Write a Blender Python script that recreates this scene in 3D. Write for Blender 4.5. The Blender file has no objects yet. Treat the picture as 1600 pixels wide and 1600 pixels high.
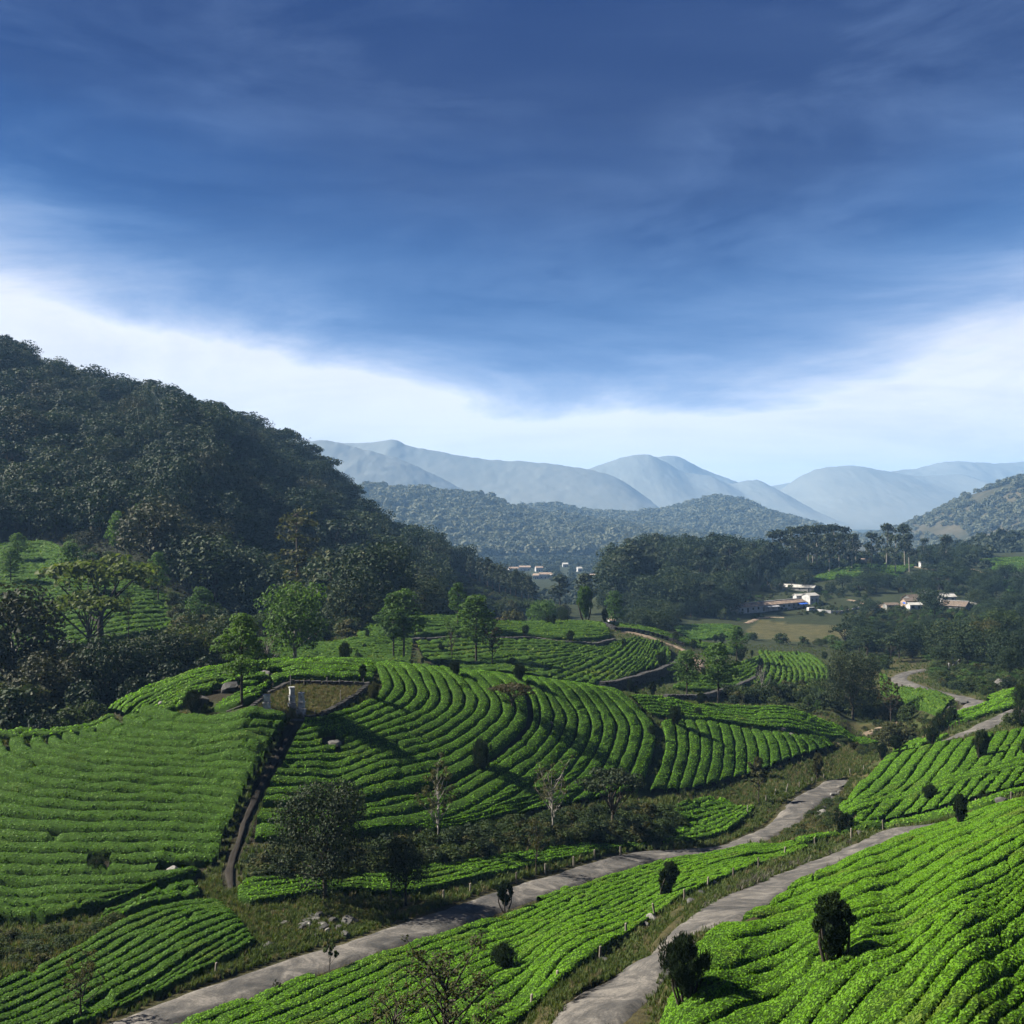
import bpy, math, random
import numpy as np
from mathutils import Vector

sc = bpy.context.scene
COL = sc.collection
rng = np.random.default_rng(11)
random.seed(5)
F = 1715.0            # focal length in photograph pixels (1600 wide)
SUN_EL, SUN_AZ = 39.0, -81.0   # degrees; azimuth measured from +Y (view direction) towards +X

# ------------------------------------------------------------------ camera
cam = bpy.data.objects.new('camera', bpy.data.cameras.new('camera'))
COL.objects.link(cam)
cam.data.sensor_width = 36.0
cam.data.lens = 36.0 * F / 1600.0
cam.data.clip_start = 0.5
cam.data.clip_end = 30000
cam.location = (0, 0, 0)
cam.rotation_euler = (math.radians(90), 0, 0)
sc.camera = cam

# ------------------------------------------------------------------ exposure
vs = sc.view_settings
vs.view_transform = 'Standard'; vs.look = 'None'; vs.gamma = 1.0; vs.use_curve_mapping = False
EXPO = 2.1
HAZE = 0.000108      # density of the air, per metre
vs.exposure = EXPO
sc.render.engine = 'CYCLES'
sc.cycles.use_denoising = True
sc.cycles.max_bounces = 6
sc.cycles.transparent_max_bounces = 4

# ------------------------------------------------------------------ world
def nd(nt, typ, loc=None, **kw):
    n = nt.nodes.new(typ)
    for k, v in kw.items():
        setattr(n, k, v)
    return n
def setin(n, **kw):
    for k, v in kw.items():
        n.inputs[k.replace('_', ' ')].default_value = v
    return n
def mth(nt, op, a, b=None, c=None, clamp=False):
    n = nt.nodes.new('ShaderNodeMath'); n.operation = op; n.use_clamp = clamp
    for i, v in enumerate((a, b, c)):
        if v is None: continue
        if isinstance(v, (int, float)): n.inputs[i].default_value = v
        else: nt.links.new(v, n.inputs[i])
    return n.outputs[0]
def ramp(nt, fac, stops, interp='LINEAR'):
    n = nt.nodes.new('ShaderNodeValToRGB'); cr = n.color_ramp; cr.interpolation = interp
    while len(cr.elements) < len(stops): cr.elements.new(0.5)
    for e, (p, c) in zip(cr.elements, stops):
        e.position = p; e.color = (*c, 1.0) if len(c) == 3 else c
    if fac is not None: nt.links.new(fac, n.inputs[0])
    return n.outputs[0]
def mixc(nt, fac, a, b, mode='MIX'):
    n = nt.nodes.new('ShaderNodeMix'); n.data_type = 'RGBA'; n.blend_type = mode
    for s, v in ((n.inputs[0], fac), (n.inputs[6], a), (n.inputs[7], b)):
        if isinstance(v, (int, float)): s.default_value = v
        elif isinstance(v, tuple): s.default_value = (*v, 1.0)
        else: nt.links.new(v, s)
    return n.outputs[2]
def noise(nt, vec, scale, detail=4, rough=0.5, dist=0.0):
    n = nt.nodes.new('ShaderNodeTexNoise')
    n.inputs['Scale'].default_value = scale; n.inputs['Detail'].default_value = detail
    n.inputs['Roughness'].default_value = rough; n.inputs['Distortion'].default_value = dist
    if vec is not None: nt.links.new(vec, n.inputs['Vector'])
    return n.outputs['Fac']

world = bpy.data.worlds.new('World'); sc.world = world; world.use_nodes = True
nt = world.node_tree; nt.nodes.clear()
tc = nd(nt, 'ShaderNodeTexCoord')
sep = nd(nt, 'ShaderNodeSeparateXYZ'); nt.links.new(tc.outputs['Generated'], sep.inputs[0])
X, Y, Z = sep.outputs
az = mth(nt, 'ARCTAN2', X, Y)
hor = mth(nt, 'SQRT', mth(nt, 'ADD', mth(nt, 'MULTIPLY', X, X), mth(nt, 'MULTIPLY', Y, Y)))
t = mth(nt, 'DIVIDE', Z, mth(nt, 'MAXIMUM', hor, 0.02))          # tangent of the elevation
# cloud-plane coordinates (clouds drawn on a high horizontal layer)
cmb = nd(nt, 'ShaderNodeCombineXYZ')
zz = mth(nt, 'ADD', mth(nt, 'MAXIMUM', Z, 0.0), 0.16)
nt.links.new(mth(nt, 'DIVIDE', X, zz), cmb.inputs[0]); nt.links.new(mth(nt, 'DIVIDE', Y, zz), cmb.inputs[1])
cv = cmb.outputs[0]
def mapped(vec, loc=(0, 0, 0), rot=(0, 0, 0), scl=(1, 1, 1)):
    m = nd(nt, 'ShaderNodeMapping'); nt.links.new(vec, m.inputs[0])
    m.inputs['Location'].default_value = loc; m.inputs['Rotation'].default_value = rot; m.inputs['Scale'].default_value = scl
    return m.outputs[0]
big = noise(nt, mapped(cv, loc=(3.1, 0.4, 0)), 0.55, 3, 0.5)
wisp = noise(nt, mapped(cv, loc=(0.35, 2.2, 0), rot=(0, 0, 0.5), scl=(0.7, 2.3, 1)), 0.9, 7, 0.58, 0.7)
fine = noise(nt, mapped(cv, loc=(5, 1, 0), rot=(0, 0, -0.7), scl=(0.6, 3.0, 1)), 2.0, 8, 0.6, 0.5)
# height of the bright hazy bank along the horizon, rising to either side of the valley
bank = mth(nt, 'MULTIPLY_ADD', mth(nt, 'COSINE', mth(nt, 'MULTIPLY', mth(nt, 'ADD', az, -0.10), 4.0)), -0.072, 0.145)
s = mth(nt, 'SUBTRACT', t, bank)
s = mth(nt, 'ADD', s, mth(nt, 'MULTIPLY', mth(nt, 'SUBTRACT', 0.5, big), 0.07))
c2 = nd(nt, 'ShaderNodeCombineXYZ'); nt.links.new(az, c2.inputs[0]); nt.links.new(t, c2.inputs[1])
veil = noise(nt, mapped(c2.outputs[0], loc=(0.62, 0.25, 0), rot=(0, 0, -0.42), scl=(2.6, 9.0, 1)), 1.0, 12, 0.66, 0.5)
s = mth(nt, 'ADD', s, mth(nt, 'MULTIPLY', mth(nt, 'SUBTRACT', 0.5, veil), 0.15))
s = mth(nt, 'ADD', s, mth(nt, 'MULTIPLY', mth(nt, 'SUBTRACT', 0.5, wisp), 0.03))
s = mth(nt, 'MULTIPLY_ADD', s, 2.7, 0.205, clamp=True)
base = ramp(nt, s, [(0.0, (3.7, 2.8, 2.3)), (0.16, (2.2, 1.95, 1.75)), (0.26, (0.82, 0.88, 1.0)), (0.35, (0.28, 0.42, 0.70)), (0.45, (0.075, 0.19, 0.45)),
                    (0.58, (0.004, 0.065, 0.26)), (0.76, (0.0, 0.028, 0.160)), (1.0, (0.0, 0.016, 0.120))], 'B_SPLINE')
sky = nd(nt, 'ShaderNodeTexSky'); sky.sky_type = 'NISHITA'; sky.sun_disc = False
sky.sun_elevation = math.radians(SUN_EL); sky.sun_rotation = math.radians(SUN_AZ)
sky.altitude = 1500; sky.air_density = 1.2; sky.dust_density = 0.6; sky.ozone_density = 4.0
skyd = mixc(nt, 1.0, sky.outputs[0], (0.004, 0.018, 0.045), 'MULTIPLY')
base = mixc(nt, 0.20, base, skyd)
cm = mth(nt, 'MULTIPLY', mth(nt, 'MULTIPLY_ADD', wisp, 5.0, -2.25, clamp=True), mth(nt, 'MULTIPLY_ADD', fine, 2.0, -0.35, clamp=True))
cm = mth(nt, 'MULTIPLY', cm, 0.16)
# fibrous veils: noise over (azimuth, elevation), drawn out along a slant
soft = noise(nt, mapped(c2.outputs[0], loc=(1.3, 0.9, 0), rot=(0, 0, 0.25), scl=(3.0, 6.0, 1)), 0.9, 4, 0.5, 0.3)
vm = mth(nt, 'MULTIPLY', mth(nt, 'MULTIPLY_ADD', veil, 4.2, -1.80, clamp=True), mth(nt, 'MULTIPLY_ADD', soft, 5.0, -1.95, clamp=True))
cm = mth(nt, 'ADD', cm, mth(nt, 'MULTIPLY', vm, 0.36), clamp=True)
col = mixc(nt, cm, base, (0.15, 0.24, 0.46))
bg = nd(nt, 'ShaderNodeBackground'); nt.links.new(col, bg.inputs[0]); bg.inputs[1].default_value = 0.28
wo = nd(nt, 'ShaderNodeOutputWorld'); nt.links.new(bg.outputs[0], wo.inputs[0])

# ------------------------------------------------------------------ sun
sun = bpy.data.lights.new('sun', 'SUN'); sun.energy = 5.0; sun.angle = math.radians(0.6); sun.color = (1.0, 0.93, 0.80)
so = bpy.data.objects.new('sun', sun); COL.objects.link(so)
ce = math.cos(math.radians(SUN_EL))
sd = Vector((math.sin(math.radians(SUN_AZ)) * ce, math.cos(math.radians(SUN_AZ)) * ce, math.sin(math.radians(SUN_EL))))
so.rotation_euler = sd.to_track_quat('Z', 'Y').to_euler()
so.location = sd * 200

# ------------------------------------------------------------------ helpers
def tag(o, label=None, cat=None, group=None, kind=None):
    for k, v in (('label', label), ('category', cat), ('group', group), ('kind', kind)):
        if v: o[k] = v
    return o
def mesh(name, V, faces, mats=(), mi=None, smooth=False, attr=None):
    """faces: list of index arrays (n,3) or (n,4)."""
    V = np.asarray(V, dtype=np.float32)
    me = bpy.data.meshes.new(name)
    me.vertices.add(len(V)); me.vertices.foreach_set('co', V.ravel())
    loops = np.concatenate([np.asarray(f, dtype=np.int32).ravel() for f in faces]) if faces else np.zeros(0, np.int32)
    tot = np.concatenate([np.full(len(f), np.asarray(f).shape[1], dtype=np.int32) for f in faces]) if faces else np.zeros(0, np.int32)
    me.loops.add(len(loops)); me.loops.foreach_set('vertex_index', loops)
    me.polygons.add(len(tot))
    st = np.zeros(len(tot), np.int32); st[1:] = np.cumsum(tot)[:-1]
    me.polygons.foreach_set('loop_start', st)
    me.polygons.foreach_set('loop_total', tot)
    for m in mats: me.materials.append(m)
    if mi is not None: me.polygons.foreach_set('material_index', np.asarray(mi, dtype=np.int32))
    me.polygons.foreach_set('use_smooth', np.full(len(tot), bool(smooth)))
    if attr is not None:
        a = me.color_attributes.new('zone', 'FLOAT_COLOR', 'POINT'); a.data.foreach_set('color', np.asarray(attr, np.float32).ravel())
    me.update(calc_edges=True)
    return me
def obj(name, me, parent=None, loc=None, rotz=0.0, scale=None):
    o = bpy.data.objects.new(name, me); COL.objects.link(o)
    if parent is not None: o.parent = parent
    if loc is not None: o.location = loc
    if rotz: o.rotation_euler = (0, 0, rotz)
    if scale is not None: o.scale = scale if hasattr(scale, '__len__') else (scale,) * 3
    return o
class MB:
    """collects pieces (verts, quads/tris) into one mesh"""
    def __init__(s): s.V = []; s.T = []; s.Q = []; s.n = 0; s.mt = []; s.mq = []
    def add(s, V, fs, m=0):
        V = np.asarray(V, float)
        for f in fs:
            f = np.asarray(f, int)
            if not len(f): continue
            if f.shape[1] == 3: s.T.append(f + s.n); s.mt.append(np.full(len(f), m))
            else: s.Q.append(f + s.n); s.mq.append(np.full(len(f), m))
        s.V.append(V); s.n += len(V); return s
    def box(s, lo, hi, m=0, jit=0.0, seed=0):
        x0, y0, z0 = lo; x1, y1, z1 = hi
        V = np.array([(x0, y0, z0), (x1, y0, z0), (x1, y1, z0), (x0, y1, z0), (x0, y0, z1), (x1, y0, z1), (x1, y1, z1), (x0, y1, z1)], float)
        if jit: V += np.random.default_rng(seed).normal(0, jit, V.shape)
        return s.add(V, [[(0, 3, 2, 1), (4, 5, 6, 7), (0, 1, 5, 4), (1, 2, 6, 5), (2, 3, 7, 6), (3, 0, 4, 7)]], m)
    def tube(s, P, R, n=6, m=0, cap=True):
        P = np.asarray(P, float); R = np.asarray(R, float) * np.ones(len(P))
        T = np.gradient(P, axis=0); T /= np.linalg.norm(T, axis=1)[:, None] + 1e-9
        ref = np.where(np.abs(T[:, 2:3]) > 0.9, np.array([[1.0, 0, 0]]), np.array([[0, 0, 1.0]]))
        A = np.cross(T, ref); A /= np.linalg.norm(A, axis=1)[:, None] + 1e-9
        B = np.cross(T, A)
        th = np.arange(n) * 2 * np.pi / n
        V = P[:, None, :] + R[:, None, None] * (np.cos(th)[None, :, None] * A[:, None, :] + np.sin(th)[None, :, None] * B[:, None, :])
        i, j = np.meshgrid(np.arange(len(P) - 1), np.arange(n), indexing='ij')
        a = i * n + j; b = i * n + (j + 1) % n
        q = np.stack([a, b, b + n, a + n], -1).reshape(-1, 4)
        V = V.reshape(-1, 3); fs = [q]
        if cap:
            c = len(V); V = np.vstack([V, P[-1:]]); k = (len(P) - 1) * n
            fs.append(np.array([(k + x, k + (x + 1) % n, c) for x in range(n)]))
        return s.add(V, fs, m)
    def mesh(s, name, mats, smooth=False):
        V = np.vstack(s.V); fs = []; mi = []
        if s.T: fs.append(np.vstack(s.T)); mi.append(np.concatenate(s.mt))
        if s.Q: fs.append(np.vstack(s.Q)); mi.append(np.concatenate(s.mq))
        return mesh(name, V, fs, mats, np.concatenate(mi), smooth)
def _h(ix, iy, seed):
    n = (ix.astype(np.int64) * 374761393 + iy.astype(np.int64) * 668265263 + seed * 974711) & 0x7fffffff
    n = ((n ^ (n >> 13)) * 1274126177) & 0x7fffffff
    return ((n ^ (n >> 16)) & 0xffff) / 65535.0
def vnoise(x, y, seed=0):
    x = np.asarray(x, float); y = np.asarray(y, float)
    ix = np.floor(x); iy = np.floor(y); fx = x - ix; fy = y - iy
    fx = fx * fx * (3 - 2 * fx); fy = fy * fy * (3 - 2 * fy)
    a = _h(ix, iy, seed); b = _h(ix + 1, iy, seed); c = _h(ix, iy + 1, seed); d = _h(ix + 1, iy + 1, seed)
    return (a * (1 - fx) + b * fx) * (1 - fy) + (c * (1 - fx) + d * fx) * fy
def fbm(x, y, seed=0, oct=4):
    r = 0; a = 0.5
    for i in range(oct):
        r = r + a * vnoise(x * 2 ** i, y * 2 ** i, seed + i * 17); a *= 0.5
    return r
def pchip_eval(xk, yk, x):
    """monotone cubic through (xk,yk); yk may be (n,m); x 1-D -> (len(x),m)"""
    xk = np.asarray(xk, float); yk = np.asarray(yk, float)
    one = yk.ndim == 1
    if one: yk = yk[:, None]
    h = np.diff(xk)[:, None]; d = np.diff(yk, axis=0) / h
    m = np.zeros_like(yk); m[0] = d[0]; m[-1] = d[-1]
    w1 = 2 * h[1:] + h[:-1]; w2 = h[1:] + 2 * h[:-1]
    ok = d[:-1] * d[1:] > 0
    with np.errstate(divide='ignore', invalid='ignore'):
        mm = (w1 + w2) / (w1 / d[:-1] + w2 / d[1:])
    m[1:-1] = np.where(ok, mm, 0)
    x = np.clip(x, xk[0], xk[-1]); i = np.clip(np.searchsorted(xk, x) - 1, 0, len(xk) - 2)
    hh = h[i]; s = ((x - xk[i]) / h[i, 0])[:, None]
    r = (yk[i] * (2 * s ** 3 - 3 * s ** 2 + 1) + hh * m[i] * (s ** 3 - 2 * s ** 2 + s) + yk[i + 1] * (-2 * s ** 3 + 3 * s ** 2) + hh * m[i + 1] * (s ** 3 - s ** 2))
    return r[:, 0] if one else r

# ------------------------------------------------------------------ terrain
# surveyed profiles of the land along bearings from the viewpoint: (distance, photo row) or (distance, height, 'z')
z = 'z'
PROF = {
 -500: [(10,-12,z),(30,-21,z),(42,-23,z),(50,-25,z),(62,-26,z),(71,-26.5,z),(84,-25,z),(97,-23,z),(104,-22,z),(114,-24,z),(143,-28,z),(190,-25,z),(230,-18,z),(280,-8,z),(340,8,z),(430,42,z),(520,85,z),(640,80,z),(900,40,z)],
 0: [(10,-12,z),(30,-21,z),(42,-24,z),(52,1665),(64,1530),(73,1450),(86,1305),(99,1192),(106,1152),(116,-24.5,z),(145,-29,z),(190,1045),(230,965),(280,890),(340,800),(430,670),(520,570),(640,60,z),(900,20,z)],
 130: [(10,-12,z),(30,-21,z),(45,-24.3,z),(55,1615),(65,1515),(74,1425),(86,1302),(100,1180),(109,1141),(119,-24,z),(147,-28.5,z),(187,1045),(227,972),(277,892),(343,790),(433,675),(527,624),(640,50,z),(900,13,z)],
 200: [(10,-12,z),(30,-21,z),(46,-24.5,z),(57,1590),(65,1505),(75,1412),(86,1300),(99,1180),(118,1097),(127,-23.5,z),(150,-27.5,z),(185,1045),(225,978),(275,893),(345,783),(435,677),(530,640),(640,45,z),(900,10,z)],
 320: [(10,-12,z),(30,-21.3,z),(48,-24.8,z),(58.5,1565),(67,1472),(76,1392),(87,1282),(99,1165),(121,1054),(132,-21.5,z),(152,-25.5,z),(182,1040),(218,1000),(272,935),(335,820),(420,705),(540,677),(650,33,z),(900,0,z)],
 400: [(10,-12,z),(30,-21.5,z),(50,-25,z),(60,1547),(69,1452),(79,1358),(90,1240),(104,1108),(126,1039),(137,-20.5,z),(156,-24,z),(182,1033),(214,1000),(250,-29,z),(320,925),(410,800),(550,706),(650,22,z),(900,-10,z)],
 500: [(10,-12,z),(30,-21.7,z),(52,-25.2,z),(63,1510),(72,1430),(82,1345),(92,1250),(106,1120),(126,1036),(137,-20,z),(158,-24,z),(184,1033),(220,1002),(258,-29.5,z),(320,950),(420,830),(555,760),(650,8,z),(900,-25,z)],
 600: [(10,-12,z),(30,-21.7,z),(54,-25.2,z),(66,1478),(77,1404),(88,1312),(100,1195),(112,1106),(126,1042),(137,-20.2,z),(160,-24.5,z),(188,1031),(242,966),(280,-29,z),(340,950),(430,890),(560,860),(650,-24,z),(900,-45,z)],
 700: [(10,-12,z),(30,-21.5,z),(55,-24.8,z),(72,1438),(82,1378),(91,1318),(103,1215),(116,1112),(129,1050),(140,-21.3,z),(165,-25.3,z),(195,1030),(250,966),(285,-31,z),(345,965),(420,930),(500,890),(600,-35,z),(900,-55,z)],
 800: [(10,-12,z),(30,-21,z),(55,-24.2,z),(79,1403),(87,1355),(96,1305),(108,1205),(121,1110),(132,1062),(143,-22.7,z),(170,-26,z),(200,1028),(262,976),(295,-33,z),(350,-36,z),(420,945),(450,935),(540,-46,z),(900,-58,z)],
 900: [(10,-11.5,z),(30,-20.5,z),(50,1545),(87,1368),(95,1325),(104,1275),(116,1190),(128,1115),(138,1074),(150,-24.8,z),(175,-27.5,z),(210,1030),(268,974),(300,-34,z),(360,-40,z),(430,960),(480,945),(560,-52,z),(900,-60,z)],
 1000: [(10,-11,z),(30,-19.5,z),(52,1530),(97,1336),(104,1305),(113,1252),(123,1185),(137,1118),(147,1088),(158,-27.2,z),(180,-29,z),(220,1030),(272,982),(300,-34,z),(370,-40.5,z),(460,940),(560,888),(640,-33,z),(900,-55,z)],
 1100: [(10,-10,z),(30,-18.8,z),(48,1488),(104,1320),(112,1290),(122,1236),(132,1180),(146,1128),(158,1103),(168,-29.5,z),(190,-31,z),(230,1042),(280,1008),(310,-37.5,z),(370,-41.5,z),(450,948),(580,886),(660,-33,z),(900,-52,z)],
 1200: [(10,-9.5,z),(30,-18,z),(50,1480),(112,1285),(124,1240),(133,1215),(142,1175),(155,1125),(167,1104),(178,-32.5,z),(200,-34.7,z),(240,1052),(285,1024),(320,-39.5,z),(390,985),(455,953),(600,890),(680,-34,z),(900,-48,z)],
 1300: [(10,-9,z),(28,-16.5,z),(45,1490),(95,1314),(118,1258),(135,1228),(146,1195),(155,1170),(165,1143),(178,-34,z),(205,-36,z),(245,1060),(290,1030),(325,-40.5,z),(395,985),(455,955),(600,885),(680,-32,z),(900,-46,z)],
 1345: [(10,-9,z),(27,-15.7,z),(44,1480),(94,1304),(104,1276),(115,1247),(125,1224),(133,1206),(141,1195),(155,-34.2,z),(172,1160),(235,1072),(290,1030),(330,-40.5,z),(400,980),(460,950),(600,882),(680,-31,z),(900,-45,z)],
 1400: [(10,-9,z),(25,-14.5,z),(40,1515),(92,1302),(103,1275),(114,1245),(124,1212),(132,1190),(139,1176),(150,-33.5,z),(172,1158),(225,1072),(280,1035),(330,-40,z),(400,965),(480,935),(630,880),(720,-31,z),(900,-45,z)],
 1500: [(10,-8.5,z),(22,-13,z),(38,1480),(89,1280),(98,1255),(108,1225),(117,1195),(125,1175),(133,1158),(145,1150),(158,1128),(170,1112),(200,1085),(250,1050),(330,1000),(430,950),(640,878),(730,-28.5,z),(900,-42,z)],
 1600: [(10,-8,z),(20,-12.5,z),(35,1550),(83,1258),(95,1235),(106,1205),(116,1178),(124,1160),(131,1146),(142,1138),(156,1112),(172,1086),(215,1066),(270,1035),(340,1003),(430,955),(640,880),(740,-27,z),(900,-38,z)],
 2100: [(10,-7,z),(20,-11,z),(35,-14.5,z),(83,-20,z),(95,-21.5,z),(106,-22.3,z),(116,-23,z),(124,-23.5,z),(131,-24,z),(142,-26,z),(156,-26,z),(172,-26.5,z),(215,-31,z),(270,-33,z),(340,-35,z),(430,-33,z),(640,-20,z),(740,-20,z),(900,-30,z)],
}
pxk = sorted(PROF)
LK = np.zeros((len(pxk), 20)); TK = np.zeros((len(pxk), 20))
for a, p in enumerate(pxk):
    for b, e in enumerate(PROF[p] + [(1150, -68, z)]):
        LK[a, b] = math.log(e[0]); TK[a, b] = e[1] / e[0] if len(e) == 3 else (800 - e[1]) / F
GX = np.concatenate([np.arange(-900, -60, 30), np.arange(-60, 1661, 6), np.arange(1680, 2501, 30)]).astype(float)
L0, L1 = math.log(10), math.log(1150)
NL = 420
GL = np.linspace(L0, L1, NL)
Li = pchip_eval(pxk, LK, GX); Ti = pchip_eval(pxk, TK, GX)
TG = np.stack([pchip_eval(Li[i], Ti[i], GL) for i in range(len(GX))])
_YY = np.exp(GL)[None, :] * np.ones((len(GX), 1)); _XX = (GX[:, None] - 800) / F * _YY
_ns = (fbm(_XX / 9, _YY / 9, 3, 4) - 0.47) * np.clip(_YY / 90, 0.3, 4.0) * 0.9
TG = TG + _ns * 0.35 / _YY
def Tat(px, L):
    px = np.asarray(px, float); L = np.asarray(L, float)
    i = np.clip(np.searchsorted(GX, px) - 1, 0, len(GX) - 2); fx = np.clip((px - GX[i]) / (GX[i + 1] - GX[i]), 0, 1)
    g = np.clip((L - L0) / (L1 - L0) * (NL - 1), 0, NL - 1.001); j = g.astype(int); fl = g - j
    return (TG[i, j] * (1 - fx) + TG[i + 1, j] * fx) * (1 - fl) + (TG[i, j + 1] * (1 - fx) + TG[i + 1, j + 1] * fx) * fl
def ground(x, y):
    x = np.asarray(x, float); y = np.maximum(np.asarray(y, float), 5.0)
    return np.where(y > 1150, -70.5, Tat(800 + F * x / y, np.log(np.minimum(y, 1150))) * np.minimum(y, 1150))
def hit(px, py, ymin=12.0, ymax=1000.0):
    """where the line of sight through a photo pixel meets the land; if it passes over the crest, the crest"""
    Ls = np.linspace(math.log(ymin), math.log(ymax), 900)
    T = Tat(np.full(900, float(px)), Ls); t = (800.0 - py) / F
    k = np.nonzero(T >= t)[0]
    if len(k):
        k = k[0]
        if k > 0:
            f = (t - T[k - 1]) / (T[k] - T[k - 1] + 1e-12); L = Ls[k - 1] + f * (Ls[k] - Ls[k - 1])
        else: L = Ls[0]
    else: L = Ls[np.argmax(T)]
    y = math.exp(L)
    return np.array([(px - 800) / F * y, y])
def hits(pts, ymin=12.0, ymax=1000.0):
    return np.array([hit(p[0], p[1], ymin, ymax) for p in pts])
def at(px, y):
    x = (px - 800) / F * y
    return np.array([x, y, float(ground(x, y))])
def resample(P, n=None, ds=None, smooth=2):
    P = np.asarray(P, float)
    for _ in range(smooth):   # Chaikin
        if len(P) < 3: break
        Q = np.empty((2 * len(P) - 2, P.shape[1])); Q[0::2] = P[:-1] * .75 + P[1:] * .25; Q[1::2] = P[:-1] * .25 + P[1:] * .75
        Q[0] = P[0]; Q[-1] = P[-1]; P = Q
    d = np.concatenate([[0], np.cumsum(np.linalg.norm(np.diff(P, axis=0), axis=1))])
    if n is None: n = max(2, int(d[-1] / ds) + 1)
    s = np.linspace(0, d[-1], n)
    return np.stack([np.interp(s, d, P[:, k]) for k in range(P.shape[1])], 1)
def inside(poly, x, y):
    poly = np.asarray(poly, float); x = np.asarray(x, float); y = np.asarray(y, float)
    r = np.zeros(x.shape, bool); n = len(poly)
    for i in range(n):
        x0, y0 = poly[i]; x1, y1 = poly[(i + 1) % n]
        c = ((y0 > y) != (y1 > y))
        with np.errstate(divide='ignore', invalid='ignore'):
            r ^= c & (x < (x1 - x0) * (y - y0) / (y1 - y0 + 1e-12) + x0)
    return r
def polydist(P, x, y):
    """distance of points to a polyline"""
    d = np.full(np.shape(x), 1e9)
    for a, b in zip(P[:-1], P[1:]):
        v = b - a; L2 = v @ v + 1e-9
        u = np.clip(((x - a[0]) * v[0] + (y - a[1]) * v[1]) / L2, 0, 1)
        d = np.minimum(d, np.hypot(x - a[0] - u * v[0], y - a[1] - u * v[1]))
    return d
# ------------------------------------------------------------------ materials
def newmat(name):
    m = bpy.data.materials.new(name); m.use_nodes = True; n = m.node_tree; n.nodes.clear()
    out = nd(n, 'ShaderNodeOutputMaterial'); return m, n, out
def princ(n, col, rough=0.8, spec=0.3, bump=None, bstr=0.3, bdist=0.1):
    p = nd(n, 'ShaderNodeBsdfPrincipled')
    if isinstance(col, tuple): p.inputs['Base Color'].default_value = (*col, 1)
    else: n.links.new(col, p.inputs['Base Color'])
    if isinstance(rough, (int, float)): p.inputs['Roughness'].default_value = rough
    else: n.links.new(rough, p.inputs['Roughness'])
    p.inputs['Specular IOR Level'].default_value = spec
    if bump is not None:
        b = nd(n, 'ShaderNodeBump'); b.inputs['Strength'].default_value = bstr; b.inputs['Distance'].default_value = bdist
        n.links.new(bump, b.inputs['Height']); n.links.new(b.outputs[0], p.inputs['Normal'])
    return p
def geo_pos(n):
    return nd(n, 'ShaderNodeNewGeometry').outputs['Position']
def leafmat(name, stops, trans=0.35, tcol=1.35, objvar=True, rough=0.65, spec=0.10, patch=None):
    """leaves: colour differs leaf by leaf and plant by plant; light passes through them"""
    m, n, out = newmat(name)
    g = nd(n, 'ShaderNodeNewGeometry'); oi = nd(n, 'ShaderNodeObjectInfo')
    f = g.outputs['Random Per Island']
    if objvar:
        f = mth(n, 'ADD', mth(n, 'MULTIPLY', f, 0.55), mth(n, 'MULTIPLY', oi.outputs['Random'], 0.45))
    if patch:
        f = mth(n, 'ADD', mth(n, 'MULTIPLY', f, 0.52), mth(n, 'MULTIPLY', mth(n, 'MULTIPLY_ADD', noise(n, g.outputs['Position'], patch, 3, 0.6), 1.6, -0.3), 0.46), clamp=True)
    c = ramp(n, f, stops)
    if patch and name.startswith('tea'):   # here and there older, duller foliage
        c = mixc(n, mth(n, 'MULTIPLY_ADD', noise(n, g.outputs['Position'], patch * 0.55, 4, 0.65), 5.0, -2.75, clamp=True), c, (0.085, 0.105, 0.020))
    p = princ(n, c, rough, spec)
    tr = nd(n, 'ShaderNodeBsdfTranslucent')
    n.links.new(mixc(n, 1.0, c, (tcol, tcol * 1.05, tcol * 0.6), 'MULTIPLY'), tr.inputs[0])
    mx = nd(n, 'ShaderNodeMixShader'); mx.inputs[0].default_value = trans
    n.links.new(p.outputs[0], mx.inputs[1]); n.links.new(tr.outputs[0], mx.inputs[2]); n.links.new(mx.outputs[0], out.inputs[0])
    return m
def simplemat(name, c0, c1, scale=3.0, rough=0.85, spec=0.25, bstr=0.4, bdist=0.05, detail=5, objvar=False):
    m, n, out = newmat(name)
    f = noise(n, geo_pos(n), scale, detail, 0.6)
    if objvar: f = mth(n, 'ADD', mth(n, 'MULTIPLY', f, 0.6), mth(n, 'MULTIPLY', nd(n, 'ShaderNodeObjectInfo').outputs['Random'], 0.4))
    c = ramp(n, f, [(0.3, c0), (0.7, c1)])
    p = princ(n, c, rough, spec, f, bstr, bdist); n.links.new(p.outputs[0], out.inputs[0]); return m

M = {}
M['tea_leaf'] = leafmat('tea_leaf', [(0.0, (0.044, 0.108, 0.007)), (0.4, (0.068, 0.155, 0.009)), (0.75, (0.092, 0.192, 0.012)), (1.0, (0.128, 0.235, 0.018))], 0.42, 1.4, False, 0.6, 0.10, 0.45)
M['tea_leaf_dark'] = leafmat('tea_leaf_dark', [(0.0, (0.026, 0.068, 0.006)), (0.4, (0.042, 0.100, 0.008)), (0.75, (0.060, 0.128, 0.010)), (1.0, (0.088, 0.162, 0.014))], 0.38, 1.3, False, 0.6, 0.10, 0.4)  # darker green version of the tea leaf colours, for the left-hand fields
M['tea_leaf_far'] = leafmat('tea_leaf_far', [(0.0, (0.026, 0.054, 0.007)), (0.5, (0.046, 0.086, 0.010)), (1.0, (0.076, 0.122, 0.016))], 0.38, 1.3, False, 0.7, 0.08, 0.12)
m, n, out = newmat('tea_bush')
pos = geo_pos(n)
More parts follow.
